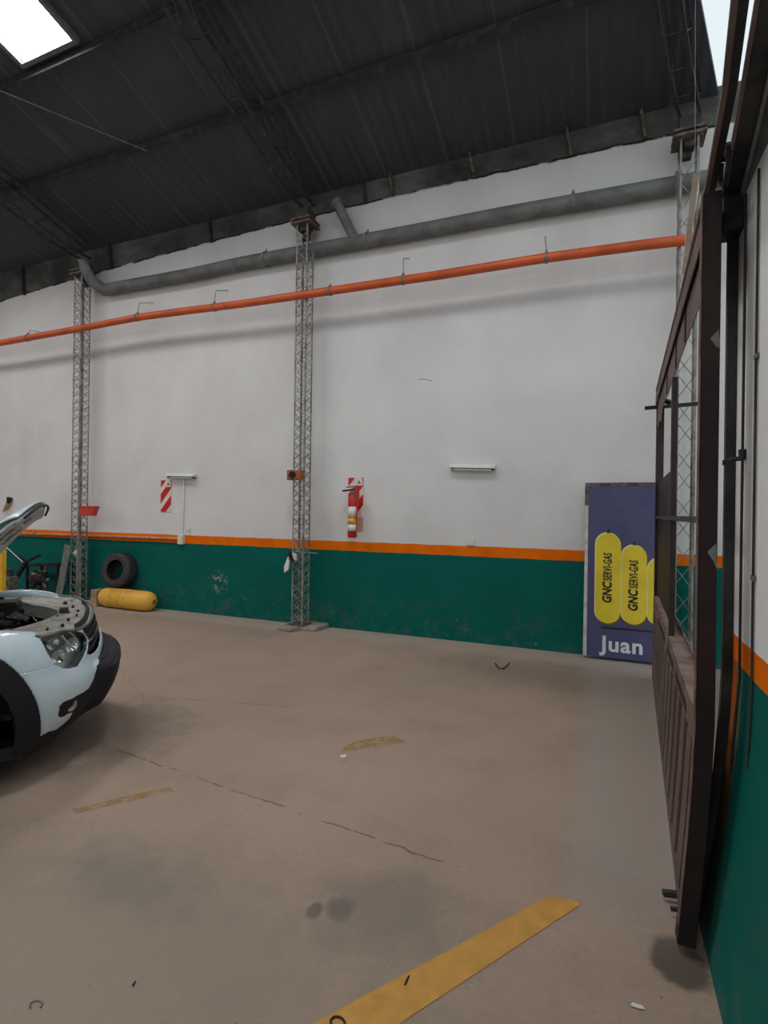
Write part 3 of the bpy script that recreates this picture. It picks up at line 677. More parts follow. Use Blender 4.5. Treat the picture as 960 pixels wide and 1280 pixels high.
# ------------------------------------------------------------------ far left shop gear
def P(px, py, Y): return at(px, py, Y)
YF = 5.72
t_ = thing('engine_stand', 'black rectangular steel frame on the floor left of the left column', 'frame', P(56, 745, YF))
a0, a1, b0, b1 = P(34, 741, YF), P(34, 707, YF), P(72, 743, YF), P(72, 706, YF)
for q in (a0, b0): q.z = .0
dY = Vector((0, .24, 0))
for nm, p, q in (('upright', a0, a1), ('upright', b0, b1), ('upright', a0 + dY, a1 + dY), ('upright', b0 + dY, b1 + dY)):
    bm = BM(); bar(bm, p, q, .035, .035); obj(nm, bm, M['blackmetal'], t_)
for p, q in ((a1, b1), (a0 + Vector((0, 0, .03)), b0 + Vector((0, 0, .03))), (a1 + dY, b1 + dY), (a1, a1 + dY), (b1, b1 + dY), (a0 + Vector((0, 0, .2)), a0 + Vector((.15, .1, .2))), (a0 + dY + Vector((0, 0, .03)), b0 + dY + Vector((0, 0, .03)))):
    bm = BM(); bar(bm, p, q, .03, .03); obj('rail', bm, M['blackmetal'], t_)
g0 = P(56, 725, YF + .1)
t_ = thing('gearbox', 'greasy dark gearbox hung inside the black frame', 'gearbox', (g0.x, g0.y, .03))
bm = BM(); lathe(bm, [(0, 0), (0, .12), (.06, .14), (.1, .1), (.2, .075), (.3, .06), (.3, 0)], g0 + Vector((-.2, 0, .02)), (1, -.3, .1), 18); obj('housing', bm, M['enginedark'], t_, smooth=True)
for k in range(7):
    a = k * 2 * PI / 7; c_ = g0 + Vector((.02 + .13 * math.cos(a), -.06, .02 + .12 * math.sin(a))); bm = BM()
    lathe(bm, [(0, 0), (0, .028 + .012 * (k % 3)), (.06 + .02 * (k % 2), .03), (.08, 0)], c_, (math.cos(a), -.6, math.sin(a)), 10); obj('flange', bm, M['enginegrey'] if k % 3 == 0 else M['enginedark'], t_, smooth=True)
bm = BM(); tube(bm, [g0, g0 + Vector((.03, 0, .26))], .035, 8); tube(bm, [g0 + Vector((0, 0, 0)), g0 + Vector((0, 0, -g0.z + .03))], .045, 10); obj('shaft', bm, M['enginegrey'], t_, smooth=True)
t_ = thing('support_arm', 'black Y-shaped prop leaning beside the black frame', 'stand', P(20, 725, 5.7))
jn = P(33, 702, 5.5)
for nm, q, w in (('stem', P(20, 723, 5.5), .05), ('fork', P(25, 694, 5.5), .032), ('fork', P(50, 694, 5.5), .032)):
    bm = BM(); bar(bm, jn, q, w, w); obj(nm, bm, M['blackmetal'], t_)
bm = BM(); q = P(20, 723, 5.5); bar(bm, q, (q.x - .12, q.y, 0), .05, .05); obj('foot', bm, M['blackmetal'], t_)
bm = BM(); tube(bm, [P(8, 684, 5.6), P(30, 704, 5.55)], .006, 6); tag(obj('steel_wire', bm, M['label_white']), 'thin pale wire running from the yellow crane to the Y-shaped prop', 'wire')
t_ = thing('engine_crane', 'yellow engine crane at the far left edge, behind the raised hood', 'crane', P(2, 740, 4.95))
m0 = P(3, 736, 4.95); m1 = P(4, 676, 4.95); m0.z = .08
bm = BM(); bar(bm, m0, m1, .06, .06, (1, 0, 0)); obj('mast', bm, M['yellow'], t_)
bm = BM(); bar(bm, m1 + Vector((.02, 0, 0)), m1 + Vector((-.9, -.1, .35)), .055, .055); obj('boom', bm, M['yellow'], t_)
bm = BM(); bar(bm, m0 + Vector((-.9, 0, -.0)), m0 + Vector((.25, 0, 0)), .07, .07); obj('base_leg', bm, M['yellow'], t_)
bm = BM(); tube(bm, [m0.lerp(m1, .4), m1 + Vector((-.4, -.05, .15))], .028, 10); obj('hydraulic_ram', bm, M['blackmetal'], t_, smooth=True)
for s_ in (-.85, .2):
    bm = BM(); lathe(bm, [(-.02, 0), (-.02, .04), (.02, .04), (.02, 0)], m0 + Vector((s_, 0, -.04)), (0, 1, 0), 14); obj('caster', bm, M['black'], t_, smooth=True)
g1 = P(12, 722, 5.15)
t_ = thing('engine_block', 'grey engine part on a low trolley beside the yellow crane', 'engine', (g1.x, g1.y, .0))
bm = BM(); box2(bm, (g1.x - .14, g1.y - .12, .2), (g1.x + .14, g1.y + .15, .26)); 
for sx in (-.1, .1): box2(bm, (g1.x + sx - .02, g1.y - .1, .0), (g1.x + sx + .02, g1.y - .06, .2)); box2(bm, (g1.x + sx - .02, g1.y + .06, .0), (g1.x + sx + .02, g1.y + .1, .2))
obj('trolley', bm, M['tan'], t_)
bm = BM(); box(bm, (g1.x, g1.y, .37), (.17, .16, .2)); obj('block', bm, M['enginegrey'], t_, bev=.02)
bm = BM(); lathe(bm, [(0, 0), (0, .05), (.1, .05), (.12, .02), (.12, 0)], (g1.x, g1.y, .47), (.1, 0, 1), 14); lathe(bm, [(0, 0), (0, .045), (.05, .045), (.05, 0)], (g1.x + .03, g1.y - .08, .38), (0, -1, 0), 14); obj('pulley', bm, M['enginedark'], t_, smooth=True)
t_ = thing('paint_brush', 'small tan brush with a dark tip hanging on the white wall at far left', 'brush', P(10, 630, 6.03))
bm = BM(); tube(bm, [P(4, 640, 6.03), P(7, 635, 6.03), P(10, 630, 6.03), P(12, 627, 6.03)], .02, 8, radii=[.008, .03, .04, .03]); obj('handle', bm, M['tan'], t_, smooth=True)
bm = BM(); tube(bm, [P(10.5, 629, 6.02), P(12, 622, 6.02)], .04, 8, radii=[.03, .045]); obj('tip', bm, M['black'], t_, smooth=True)

# ------------------------------------------------------------------ the white car (built in its own frame: x forward from the front axle, y left)
th = math.radians(50)
car = thing('car', 'white SUV at the left edge with its hood raised', 'car', (-3.72, 2.03, 0), (0, 0, th))
def itp(z, zs_, vs):
    if z <= zs_[0]: return vs[0]
    for i in range(len(zs_) - 1):
        if z <= zs_[i + 1]: return vs[i] + (vs[i + 1] - vs[i]) * (z - zs_[i]) / (zs_[i + 1] - zs_[i])
    return vs[-1]
def itps(z, q, v):      # smooth (Catmull-Rom) version
    if z <= q[0]: return v[0]
    n = len(q)
    for i in range(n - 1):
        if z <= q[i + 1]:
            h = q[i + 1] - q[i]; u = (z - q[i]) / h
            m0 = (v[i + 1] - v[max(i - 1, 0)]) / (q[i + 1] - q[max(i - 1, 0)]) * h; m1 = (v[min(i + 2, n - 1)] - v[i]) / (q[min(i + 2, n - 1)] - q[i]) * h
            return (2 * u ** 3 - 3 * u * u + 1) * v[i] + (u ** 3 - 2 * u * u + u) * m0 + (3 * u * u - 2 * u ** 3) * v[i + 1] + (u ** 3 - u * u) * m1
    return v[-1]
def tip(z, tdeg):
    b = itps(z, [.15, .25, .38, .5, .6, .7, .8, .88], [.62, .74, .82, .84, .80, .78, .74, .66])
    f = max(0, min(1, (tdeg - 60) / 10)); f = f * f * (3 - 2 * f)
    g = max(0, min(1, (z - .22) / .06)) * max(0, min(1, (.56 - z) / .05))
    return b + .075 * f * g
def hw(z): return itps(z, [.15, .3, .5, .7, .8, .88], [.82, .87, .89, .88, .85, .78])
XR = -3.35
def surf(s, z):     # s: metres back along the side if negative, else degrees round the front corner (0..180)
    if s < 0: x = .15 + s; return Vector((x, -hw(z), z))
    if s > 180: x = .15 - (s - 180) * .01; return Vector((x, hw(z), z))
    t_ = s if s <= 90 else 180 - s
    r = math.radians(max(t_, .001)); n = 2 / 2.7
    x = .15 + (tip(z, t_) - .15) * math.sin(r) ** n; y = hw(z) * math.cos(r) ** n
    return Vector((x, -y if s <= 90 else y, z))
def inpoly(p, poly):
    c_ = False; j = len(poly) - 1
    for i in range(len(poly)):
        a, b = poly[i], poly[j]
        if (a[1] > p[1]) != (b[1] > p[1]) and p[0] < (b[0] - a[0]) * (p[1] - a[1]) / (b[1] - a[1]) + a[0]: c_ = not c_
        j = i
    return c_
HL = [(31, .785), (32.2, .74), (33.6, .69), (36.5, .635), (40.5, .603), (45, .59), (50, .588), (56, .615), (61, .655), (64, .70), (62, .745), (58, .765), (50, .79), (40, .792)]
BK = [(36, .41), (37.5, .425), (48, .43), (55, .435), (58.5, .47), (63, .535), (70, .56), (79, .575), (90.1, .58), (90.1, 0), (-99, 0), (-99, .2), (25, .25), (33, .268), (36, .275), (40, .262), (44, .275), (47.7, .30), (47.5, .33), (44, .34), (41.6, .335), (38.5, .338), (36.8, .36)]
GR = [(61.5, .757), (64.5, .70), (62, .65), (60, .625), (64, .605), (72, .60), (90.1, .605), (90.1, .80), (64, .80)]
IN = [(66, .56), (68, .50), (90.1, .50), (90.1, .58), (79, .577)]
def ztop(t_): return itp(t_, [0, 10, 20, 26, 32, 45, 60, 75, 90], [.85, .848, .835, .815, .785, .79, .765, .765, .77])
def kind(s, z):
    t_ = s if s <= 90 else 180 - s
    if s < 0: t_ = -1
    if s > 180: t_ = -1
    p = surf(s, z); R = math.hypot(p.x, z - .34)
    if z < .34 and abs(p.x) < .40 and t_ < 60: R = min(R, abs(p.x))
    if t_ < 60:
        if R < .415: return None
        if R < .52 : return 'arch_flare'
    Rr = math.hypot(p.x + 2.67, z - .34)
    if Rr < .40: return None
    if Rr < .48: return 'arch_flare'
    if t_ < 0 and z < .27: return 'lower_trim'
    if t_ >= 0 and inpoly((t_, z), HL): return 'headlight'
    if t_ >= 0 and inpoly((t_, z), GR): return 'grille'
    if t_ >= 0 and inpoly((t_, z), BK): return 'lower_trim'
    if z > ztop(max(t_, 0)): return None
    if t_ >= 0 and z < .635 + .0 * t_: return 'bumper'
    if t_ >= 60: return 'bumper'
    return 'fender'
zs_ = [.15 + i * .0046 for i in range(160)]
ss_ = [-3.5 + .05 * i for i in range(58)] + [-.6 + .006 * i for i in range(100)] + [i * .5 for i in range(185)] + [92.5 + i * 1.25 for i in range(71)] + [180 + 1.2 * i for i in range(1, 50)] + [240 + 5 * i for i in range(58)]
parts = {}
vcache = {}
for i in range(len(ss_) - 1):
    for j in range(len(zs_) - 1):
        k_ = kind((ss_[i] + ss_[i + 1]) / 2, (zs_[j] + zs_[j + 1]) / 2)
        if k_ is None: continue
        if k_ == 'lower_trim' and (ss_[i] < -.3 or ss_[i] > 200): k_ = 'sill'
        if k_ in ('arch_flare', 'headlight', 'fender', 'sill'): k_ += 'R' if ss_[i] < 90 else 'L'
        if k_.startswith('arch_flare') and surf(ss_[i], .5).x < -1.4: k_ += 'L' if k_[-1] == 'L' else 'R'
        bm, vd = parts.setdefault(k_, (BM(), {}))
        f = []
        for (a, b) in ((i, j), (i + 1, j), (i + 1, j + 1), (i, j + 1)):
            if (a, b) not in vd:
                p = surf(ss_[a], zs_[b])
                if k_.startswith('arch_flare'):
                    sgn = -1 if p.y < 0 else 1; p.y += sgn * .018; p.x += .012 if ss_[a] > 0 and ss_[a] < 180 else 0
                if k_ == 'grille':
                    p.x -= .03
                vd[(a, b)] = bm.verts.new(p)
            f.append(vd[(a, b)])
        bm.faces.new(f)
pm = {'arch_flare': M['trim'], 'headlight': M['lens'], 'fender': M['carwhite'], 'grille': M['trim'], 'lower_trim': M['trim'], 'sill': M['trim'], 'bumper': M['carwhite']}
made = {}
for k_, (bm, vd) in parts.items():
    nm = k_.rstrip('RL') if k_[-1] in 'RL' else k_
    o = obj(nm, bm, pm[nm], car, smooth=True, world=False); made[k_] = o
    sd = o.modifiers.new('s', 'SOLIDIFY'); sd.thickness = .012 if nm != 'headlight' else .004; sd.offset = 0 if nm != 'arch_flare' else -1
# headlight internals
for side in ('R', 'L'):
    hl = made['headlight' + side]; sg = 1 if side == 'R' else -1
    def sp(t_, z, inn):
        p = surf(t_ if side == 'R' else 180 - t_, z); c_ = Vector((.2, 0, z)); d = (c_ - p); d.z = 0; return p + d.normalized() * inn
    bm = BM(); N1, N2 = 14, 10; g_ = []
    poly = [sp(a, b, .075) for a, b in HL]; c0 = sp(48, .69, .11); cv = bm.verts.new(c0); rim = [bm.verts.new(sp(a, b, .010)) for a, b in HL]; inr = [bm.verts.new(p) for p in poly]
    n = len(rim)
    for i in range(n):
        bm.faces.new((rim[i], rim[(i + 1) % n], inr[(i + 1) % n], inr[i])); bm.faces.new((inr[i], inr[(i + 1) % n], cv))
    obj('reflector', bm, M['reflector'], hl, world=False)
    for (t0, z0, r_) in ((39, .74, .035), (41, .665, .04), (52, .70, .045)):
        bm = BM(); p = sp(t0, z0, .07); ax = (surf(t0 if side == 'R' else 180 - t0, z0) - p).normalized()
        lathe(bm, [(0, 0), (.0, r_ * .5), (.03, r_), (.036, r_), (.036, r_ * .9), (.01, r_ * .4), (.01, 0)], p, ax, 20); obj('lamp_bowl', bm, M['chrome'], hl, smooth=True, world=False)
    bm = BM()
    pts = [sp(a, b, .03) for a, b in ((46, .77), (50, .70), (55, .66), (59, .675), (57, .73), (53, .775))]; pts.append(pts[0]); tube(bm, pts, .006, 6); obj('chrome_ring', bm, M['chrome'], hl, smooth=True, world=False)
# grille bars
g_ = made['grille']
for z in (.64, .68, .72):
    bm = BM(); tube(bm, [surf(s_, z) + Vector((-.012, 0, 0)) for s_ in range(63, 118, 3)], .008, 6); obj('grille_bar', bm, M['chrome'] if z == .68 else M['trim'], g_, smooth=True, world=False)
bm = BM(); lathe(bm, [(0, 0), (0, .04), (.01, .045), (.014, .03), (.014, 0)], surf(90, .68) + Vector((-.02, 0, 0)), (1, 0, 0), 4); obj('badge', bm, M['chrome'], g_, world=False)
bm = BM(); 
for z in (.50, .525, .55): tube(bm, [surf(s_, z) + Vector((.004, 0, 0)) for s_ in range(70, 111, 4)], .009, 6)
obj('intake_slat', bm, M['trim'], car, smooth=True, world=False)
for sg in (-1, 1):
    s_ = 44 if sg < 0 else 136; p = surf(s_, .385); ax = Vector((.6, sg * .8, 0)).normalized()
    bm = BM(); lathe(bm, [(-.03, 0), (-.03, .03), (.004, .034), (.006, .02), (.0, 0)], p, ax, 18); obj('fog_lamp', bm, M['reflector'], car, smooth=True, world=False)
# hood shut ledges, fender tops and slam panel
def ring(f0, s0, s1, n): return [surf(s0 + (s1 - s0) * i / n, f0) for i in range(n + 1)]
for sg in (-1, 1):
    bm = BM(); prev = None
    for i in range(30):
        x = .50 - i * .034; y = hw(.84) if x < .2 else None
        # fender top ledge, rolls inwards
        if x > .15:
            c_ = (x - .15) / (.70 - .15); y = .85 * (max(0, 1 - c_ ** 2.7)) ** (1 / 2.7)
        else: y = .85
        zz = itp(x, [-.5, .3, .5], [.865, .84, .795])
        row = [bm.verts.new((x, sg * y, zz - .012)), bm.verts.new((x, sg * (y - .03), zz + .008)), bm.verts.new((x, sg * (y - .10), zz + .012)), bm.verts.new((x, sg * (y - .125), zz - .03))]
        if prev:
            for k in range(3): bm.faces.new((prev[k], prev[k + 1], row[k + 1], row[k]))
        prev = row
    o = obj('fender_top', bm, M['carwhite'], car, smooth=True, world=False, autos=60); sd = o.modifiers.new('s', 'SOLIDIFY'); sd.thickness = .006
bm = BM(); outer = []; inner = []
for i in range(41):
    s_ = 30 + i * 3; t_ = s_ if s_ <= 90 else 180 - s_; p = surf(s_, ztop(t_) - .005); c_ = Vector((.05, 0, 0)); p = p + Vector((-.008, 0, 0)); p.z = ztop(t_) + .006
    outer.append(p); yy = p.y; q = Vector((min(p.x - .05, .55 - .34 * (abs(yy) / .7) ** 1.7), yy * .86, p.z + .02)); inner.append(q)
vo = [bm.verts.new(p) for p in outer]; vi = [bm.verts.new(p) for p in inner]; vd_ = [bm.verts.new(p + Vector((-.02, 0, -.08))) for p in inner]
for i in range(40): bm.faces.new((vo[i], vo[i + 1], vi[i + 1], vi[i])); bm.faces.new((vi[i], vi[i + 1], vd_[i + 1], vd_[i]))
o = obj('slam_panel', bm, M['bay'], car, world=False); sd = o.modifiers.new('s', 'SOLIDIFY'); sd.thickness = .006; sp_ = o
bm = BM(); tube(bm, [p + Vector((0, 0, .006)) for p in outer], .008, 6); obj('seal', bm, M['galv'], sp_, world=False)
for (x, y, w, h) in ((.62, -.25, .03, .05), (.60, -.42, .03, .04), (.60, .0, .05, .10), (.66, .05, .03, .04), (.62, .25, .03, .05), (.56, .45, .04, .09), (.53, -.52, .02, .08), (.66, -.12, .02, .03), (.55, -.1, .015, .1)):
    bm = BM(); box(bm, (x, y, .788), (w * .6, h * .6, .02)); obj('clip', bm, M['black'], sp_, world=False, bev=.004)
bm = BM(); box(bm, (.58, .0, .81), (.05, .07, .03)); tube(bm, [(.58, -.04, .81), (.58, .04, .82), (.60, .07, .80)], .006, 6); obj('hood_latch', bm, M['enginedark'], sp_, world=False)
# engine bay
bm = BM(); box2(bm, (-.5, -.7, .35), (.52, .7, .38)); box2(bm, (-.52, -.72, .35), (-.48, .72, .86))
for sg in (-1, 1): box2(bm, (-.5, sg * .72 - .01, .35), (.33, sg * .72 + .01, .80))
obj('engine_bay', bm, M['enginedark'], car, world=False); bay = car
bm = BM(); box(bm, (.02, -.02, .70), (.42, .55, .14)); eng = obj('engine', bm, M['enginedark'], car, world=False, bev=.03)
for i in range(5): bm = BM(); tube(bm, [(.28 - .02 * i, -.42 + .045 * i, .79), (.05, -.40 + .05 * i, .80), (-.12, -.34 + .05 * i, .79)], .014, 8); obj('intake_runner', bm, M['enginegrey'], eng, smooth=True, world=False)
bm = BM(); box(bm, (.15, .42, .72), (.26, .2, .2)); box(bm, (.15, .42, .825), (.24, .18, .01)); obj('battery', bm, M['black'], car, world=False, bev=.008)
bm = BM(); lathe(bm, [(0, 0), (0, .08), (.1, .08), (.14, .04), (.16, .04), (.16, 0)], (-.2, .5, .68), (0, 0, 1), 18); obj('reservoir', bm, M['label_white'], car, smooth=True, world=False)
for i in range(16):
    y = -.6 + i * .08; x = random.uniform(-.2, .3); bm = BM()
    p = Vector((x, y, .74)); pts = [p]
    for k in range(4): p = p + Vector((random.uniform(-.09, .12), random.uniform(-.1, .1), 0)); pts.append(Vector((min(p.x, .42), max(-.62, min(.62, p.y)), random.uniform(.74, .81))))
    tube(bm, pts, random.choice((.012, .018, .026)), 8); obj('hose', bm, M['enginedark'] if i % 3 else M['enginegrey'], eng, smooth=True, world=False)
for i in range(12):
    bm = BM(); x = random.uniform(-.05, .42); y = random.uniform(-.6, .6); r_ = random.uniform(.025, .06)
    lathe(bm, [(0, 0), (0, r_), (.05, r_), (.06, r_ * .6), (.08, r_ * .5), (.08, 0)], (x, y, .70), (random.uniform(-.3, .3), random.uniform(-.3, .3), 1), 12); obj('housing', bm, M['enginegrey'] if i % 3 == 0 else M['enginedark'], eng, smooth=True, world=False)
# wheels
def wheel(x, y):
    sg = -1 if y < 0 else 1
    w_ = bpy.data.objects.new('wheel', None); COL.objects.link(w_); w_.parent = car; w_.location = (x, y, .34)
    bm = BM(); tyre(bm, .34, .21, .215, (0, 0, 0), (0, sg, 0)); obj('tyre', bm, M['rubber'], w_, smooth=True, world=False)
    bm = BM(); lathe(bm, [(-.08, .212), (.07, .212), (.08, .2), (.05, .185), (-.02, .18), (-.03, 0)], (0, 0, 0), (0, sg, 0), 40)
    for k in range(5):
        a = 2 * PI * k / 5; bar(bm, (0, sg * .055, 0), (.19 * math.cos(a), sg * .06, .19 * math.sin(a)), .05, .02, (0, 1, 0))
    lathe(bm, [(.03, 0), (.03, .05), (.075, .045), (.08, 0)], (0, 0, 0), (0, sg, 0), 20)
    obj('rim', bm, M['rim'], w_, smooth=True, world=False)
    return w_
for x in (0, -2.67):
    for y in (-.78, .78): wheel(x, y)
for sg in (-1, 1):
    for xc in (0, -2.67):
        bm = BM(); prev = None
        for i in range(17):
            a = PI * i / 16; v = [bm.verts.new((xc + .42 * math.cos(a), sg * yv, .34 + .42 * math.sin(a))) for yv in (.88, .55)]
            if prev: bm.faces.new((prev[0], prev[1], v[1], v[0]))
            prev = v
        obj('wheel_well', bm, M['black'], car, world=False)
bm = BM(); box2(bm, (-3.4, -.8, .17), (.45, .8, .24)); obj('underbody', bm, M['black'], car, world=False)
# hood, raised
hd = bpy.data.objects.new('hood', None); COL.objects.link(hd); hd.parent = car
H0 = Vector((-.10, 0, .875)); H1 = Vector((.43, 0, 1.55)); hv = (H1 - H0); hL = hv.length; hv.normalize(); hn = Vector((-hv.z, 0, hv.x))   # hn: outer (upper/back) side
def hoodpt(u, v, off=0):     # u along 0..1, v across -1..1
    w = .68 - .10 * u; uu = u - .12 * (abs(v) ** 3) * max(0, (u - .5) * 2)
    p = H0 + hv * (uu * hL) + Vector((0, v * w, 0)) + hn * (.012 * (1 - v * v) + .03 * math.sin(PI * min(1, u)) + off)
    if u > .88: p -= hn * (.03 * ((u - .88) / .12) ** 1.6)
    return p
def hoodgrid(off, u0, u1, v0, v1, nu, nv):
    bm = BM(); g = [[bm.verts.new(hoodpt(u0 + (u1 - u0) * i / nu, v0 + (v1 - v0) * j / nv, off)) for j in range(nv + 1)] for i in range(nu + 1)]
    for i in range(nu):
        for j in range(nv): bm.faces.new((g[i][j], g[i + 1][j], g[i + 1][j + 1], g[i][j + 1]))
    return bm
o = obj('outer_skin', hoodgrid(0, 0, 1, -1, 1, 24, 20), M['carwhite'], hd, smooth=True, world=False); sd = o.modifiers.new('s', 'SOLIDIFY'); sd.thickness = .008
# inner frame with openings
bm = BM(); nu, nv = 24, 24
holes = [(.12, .42, -.8, -.45), (.12, .42, -.3, .3), (.12, .42, .45, .8), (.52, .72, -.75, -.35), (.52, .72, -.2, .2), (.52, .72, .35, .75), (.78, .86, -.6, -.2), (.78, .86, .2, .6)]
g = {}
for i in range(nu):
    for j in range(nv):
        u = .03 + .93 * (i + .5) / nu; v = -.96 + 1.92 * (j + .5) / nv
        if any(a < u < b and c_ < v < d for a, b, c_, d in holes): continue
        q = []
        for (a, b) in ((i, j), (i + 1, j), (i + 1, j + 1), (i, j + 1)):
            if (a, b) not in g: g[(a, b)] = bm.verts.new(hoodpt(.03 + .93 * a / nu, -.96 + 1.92 * b / nv, -.032))
            q.append(g[(a, b)])
        bm.faces.new(q)
o = obj('inner_frame', bm, M['hoodinner'], hd, smooth=True, world=False); sd = o.modifiers.new('s', 'SOLIDIFY'); sd.thickness = .014
bm = BM(); tube(bm, [hoodpt(.99, -.95 + 1.9 * i / 16, -.035) for i in range(17)], .008, 6); obj('front_seal', bm, M['trim'], hd, world=False)
for j, (u, v) in enumerate(((.35, -.6), (.35, 0), (.6, .5))):
    bm = hoodgrid(-.02, u - .1, u + .1, v - .2, v + .2, 4, 4); o = obj('insulation_pad', bm, M['black'], hd, world=False)
bm = BM(); tube(bm, [hoodpt(.55, -.8, -.03), Vector((.12, -.70, .86))], .009, 8); obj('prop_rod', bm, M['blackmetal'], car, world=False)
# windscreen, cabin
def loft(rows_, m_, nm, close=False):
    bm = BM(); R_ = [[bm.verts.new(p) for p in r_] for r_ in rows_]
    for a, b in zip(R_[:-1], R_[1:]):
        for k in range(len(a) - 1): bm.faces.new((a[k], a[k + 1], b[k + 1], b[k]))
    o = obj(nm, bm, m_, car, smooth=True, world=False, autos=35); sd = o.modifiers.new('s', 'SOLIDIFY'); sd.thickness = .01; return o
def arc(x, w, z, bulge=.05, n=12): return [Vector((x + bulge * (1 - (2 * i / n - 1) ** 2), w * (2 * i / n - 1), z)) for i in range(n + 1)]
loft([arc(-.47, .74, .90), arc(-.8, .68, 1.18), arc(-1.12, .60, 1.46)], M['glassdark'], 'windscreen')
loft([arc(-1.12, .60, 1.46), arc(-1.4, .60, 1.53, .02), arc(-2.4, .60, 1.53, 0), arc(-3.0, .58, 1.47, -.02)], M['carwhite'], 'roof_skin')
loft([arc(-3.0, .58, 1.47, -.02), arc(-3.3, .68, 1.05, -.03)], M['glassdark'], 'rear_window')
loft([arc(-3.3, .68, 1.05, -.03), arc(-3.36, .86, .8, -.06), arc(-3.38, .84, .25, -.06)], M['carwhite'], 'tailgate')
loft([arc(-.47, .74, .885, 0), arc(-.36, .74, .86, 0)], M['trim'], 'cowl')
for sg in (-1, 1):
    bm = BM(); prism(bm, [(-.5, sg * .80, .88), (-1.13, sg * .615, 1.45), (-2.9, sg * .6, 1.45), (-3.28, sg * .72, 1.02), (-3.2, sg * .83, .88)], (0, sg * .012, 0)); obj('side_window', bm, M['glassdark'], car, world=False)
    bm = BM(); 
    for p, q in (((-.5, sg * .82, .88), (-1.13, sg * .625, 1.47)), ((-1.13, sg * .625, 1.48), (-2.95, sg * .61, 1.48)), ((-2.95, sg * .61, 1.48), (-3.3, sg * .74, 1.0)), ((-1.6, sg * .83, .88), (-1.65, sg * .62, 1.47)), ((-.5, sg * .845, .875), (-3.3, sg * .845, .875))): bar(bm, p, q, .05, .05)
    obj('door_frame', bm, M['carwhite'], car, world=False)
    bm = BM(); box(bm, (-.72, sg * .95, .97), (.09, .16, .12)); obj('side_mirror', bm, M['trim'], car, world=False, bev=.025)

# ------------------------------------------------------------------ sliding gate
def gx(y): return .253 + .035 * y
def gbow(z, y=2.07): return -.05 * max(0, (.8 - z) / .8) ** 1.4 * (5.4 - y) / 3.33
Y0, Y1 = 2.07, 5.36
gate = thing('sliding_gate', 'dark maroon steel gate leaf at right, seen almost edge-on', 'gate', (gx(Y0), Y0, 0))
def vpost(bm, y, w, d, z0, z1, off=0):
    zs2 = [z0] + [z for z in (.2, .4, .6, .8) if z0 < z < z1] + [z1]; R_ = []
    for z in zs2:
        x = gx(y) + off + gbow(z, y); R_.append([bm.verts.new(p) for p in ((x, y, z), (x + w, y, z), (x + w, y + d, z), (x, y + d, z))])
    for a, b in zip(R_[:-1], R_[1:]):
        for k in range(4): bm.faces.new((a[k], a[(k + 1) % 4], b[(k + 1) % 4], b[k]))
    bm.faces.new(R_[0]); bm.faces.new(R_[-1])
def run(bm, y0, y1, z0, z1, off, w, dz=0):
    zm = (z0 + z1) / 2; R_ = []
    for y in (y0, y1):
        x = gx(y) + off + gbow(zm, y); R_.append([bm.verts.new(p) for p in ((x, y, z0), (x + w, y, z0), (x + w, y, z1), (x, y, z1))])
    for k in range(4): bm.faces.new((R_[0][k], R_[0][(k + 1) % 4], R_[1][(k + 1) % 4], R_[1][k]))
    bm.faces.new(R_[0]); bm.faces.new(R_[1])
bm = BM(); vpost(bm, Y0, .056, .06, .03, 2.60, -.024); st = obj('stile', bm, M['maroon'], gate, bev=.003)
bm = BM(); vpost(bm, Y0 - .004, .0035, .03, .1, 2.58, -.028); obj('edge_flange', bm, M['brownlight'], st)
bm = BM(); vpost(bm, Y1, .06, .06, .03, 2.6, 0); obj('stile', bm, M['maroon'], gate)
bm = BM(); vpost(bm, 3.62, .03, .05, .74, 2.34, 0); obj('stile', bm, M['maroon'], gate)
bm = BM(); run(bm, Y0 + .06, Y1, 2.555, 2.6, -.01, .05); run(bm, Y0 + .06, Y1, 2.5, 2.56, -.012, .006); obj('top_rail', bm, M['brown'], gate)
# sheet below the top rail with ragged lower edge
bm = BM(); pts = [(Y0 + .06, 2.56)]; n = 22
for i in range(n + 1):
    y = Y0 + .06 + (Y1 - Y0 - .06) * i / n; pts.append((y, 2.335 + (.02 * random.uniform(-1, 1) if i > 12 else 0) - (.05 if i in (18, 19, 21) else 0)))
pts.append((Y1, 2.56)); prism(bm, [(gx(y) + .004, y, z) for y, z in pts], (.004, 0, 0)); obj('top_sheet', bm, M['brown'], gate)
for y in (2.9, 3.4, 4.1):
    bm = BM(); run(bm, y, y + .02, 2.34, 2.55, -.002, .006); obj('sheet_rib', bm, M['maroon'], gate)
bm = BM(); run(bm, Y0 + .06, Y1, 1.475, 1.5, -.015, .04); obj('middle_bar', bm, M['post'], gate)
bm = BM(); run(bm, 2.55, Y1 + .03, .74, .775, -.006, .085); run(bm, Y0 + .06, 2.55, .74, .775, -.006, .04); run(bm, Y0 + .06, Y1, .66, .74, -.008, .006); run(bm, 2.7, Y1, .775, .80, .075, .006); obj('ledge_rail', bm, M['brownlight'], gate)
for y0_, y1_ in ((2.5, 3.0), (3.15, 3.6), (3.8, 4.5)):
    bm = BM(); run(bm, y0_, y1_, .685, .725, -.010, .003); obj('slot_plate', bm, M['maroon'], gate)
bm = BM(); run(bm, Y0 + .06, Y1, .03, .09, -.01, .04); obj('bottom_rail', bm, M['brown'], gate)
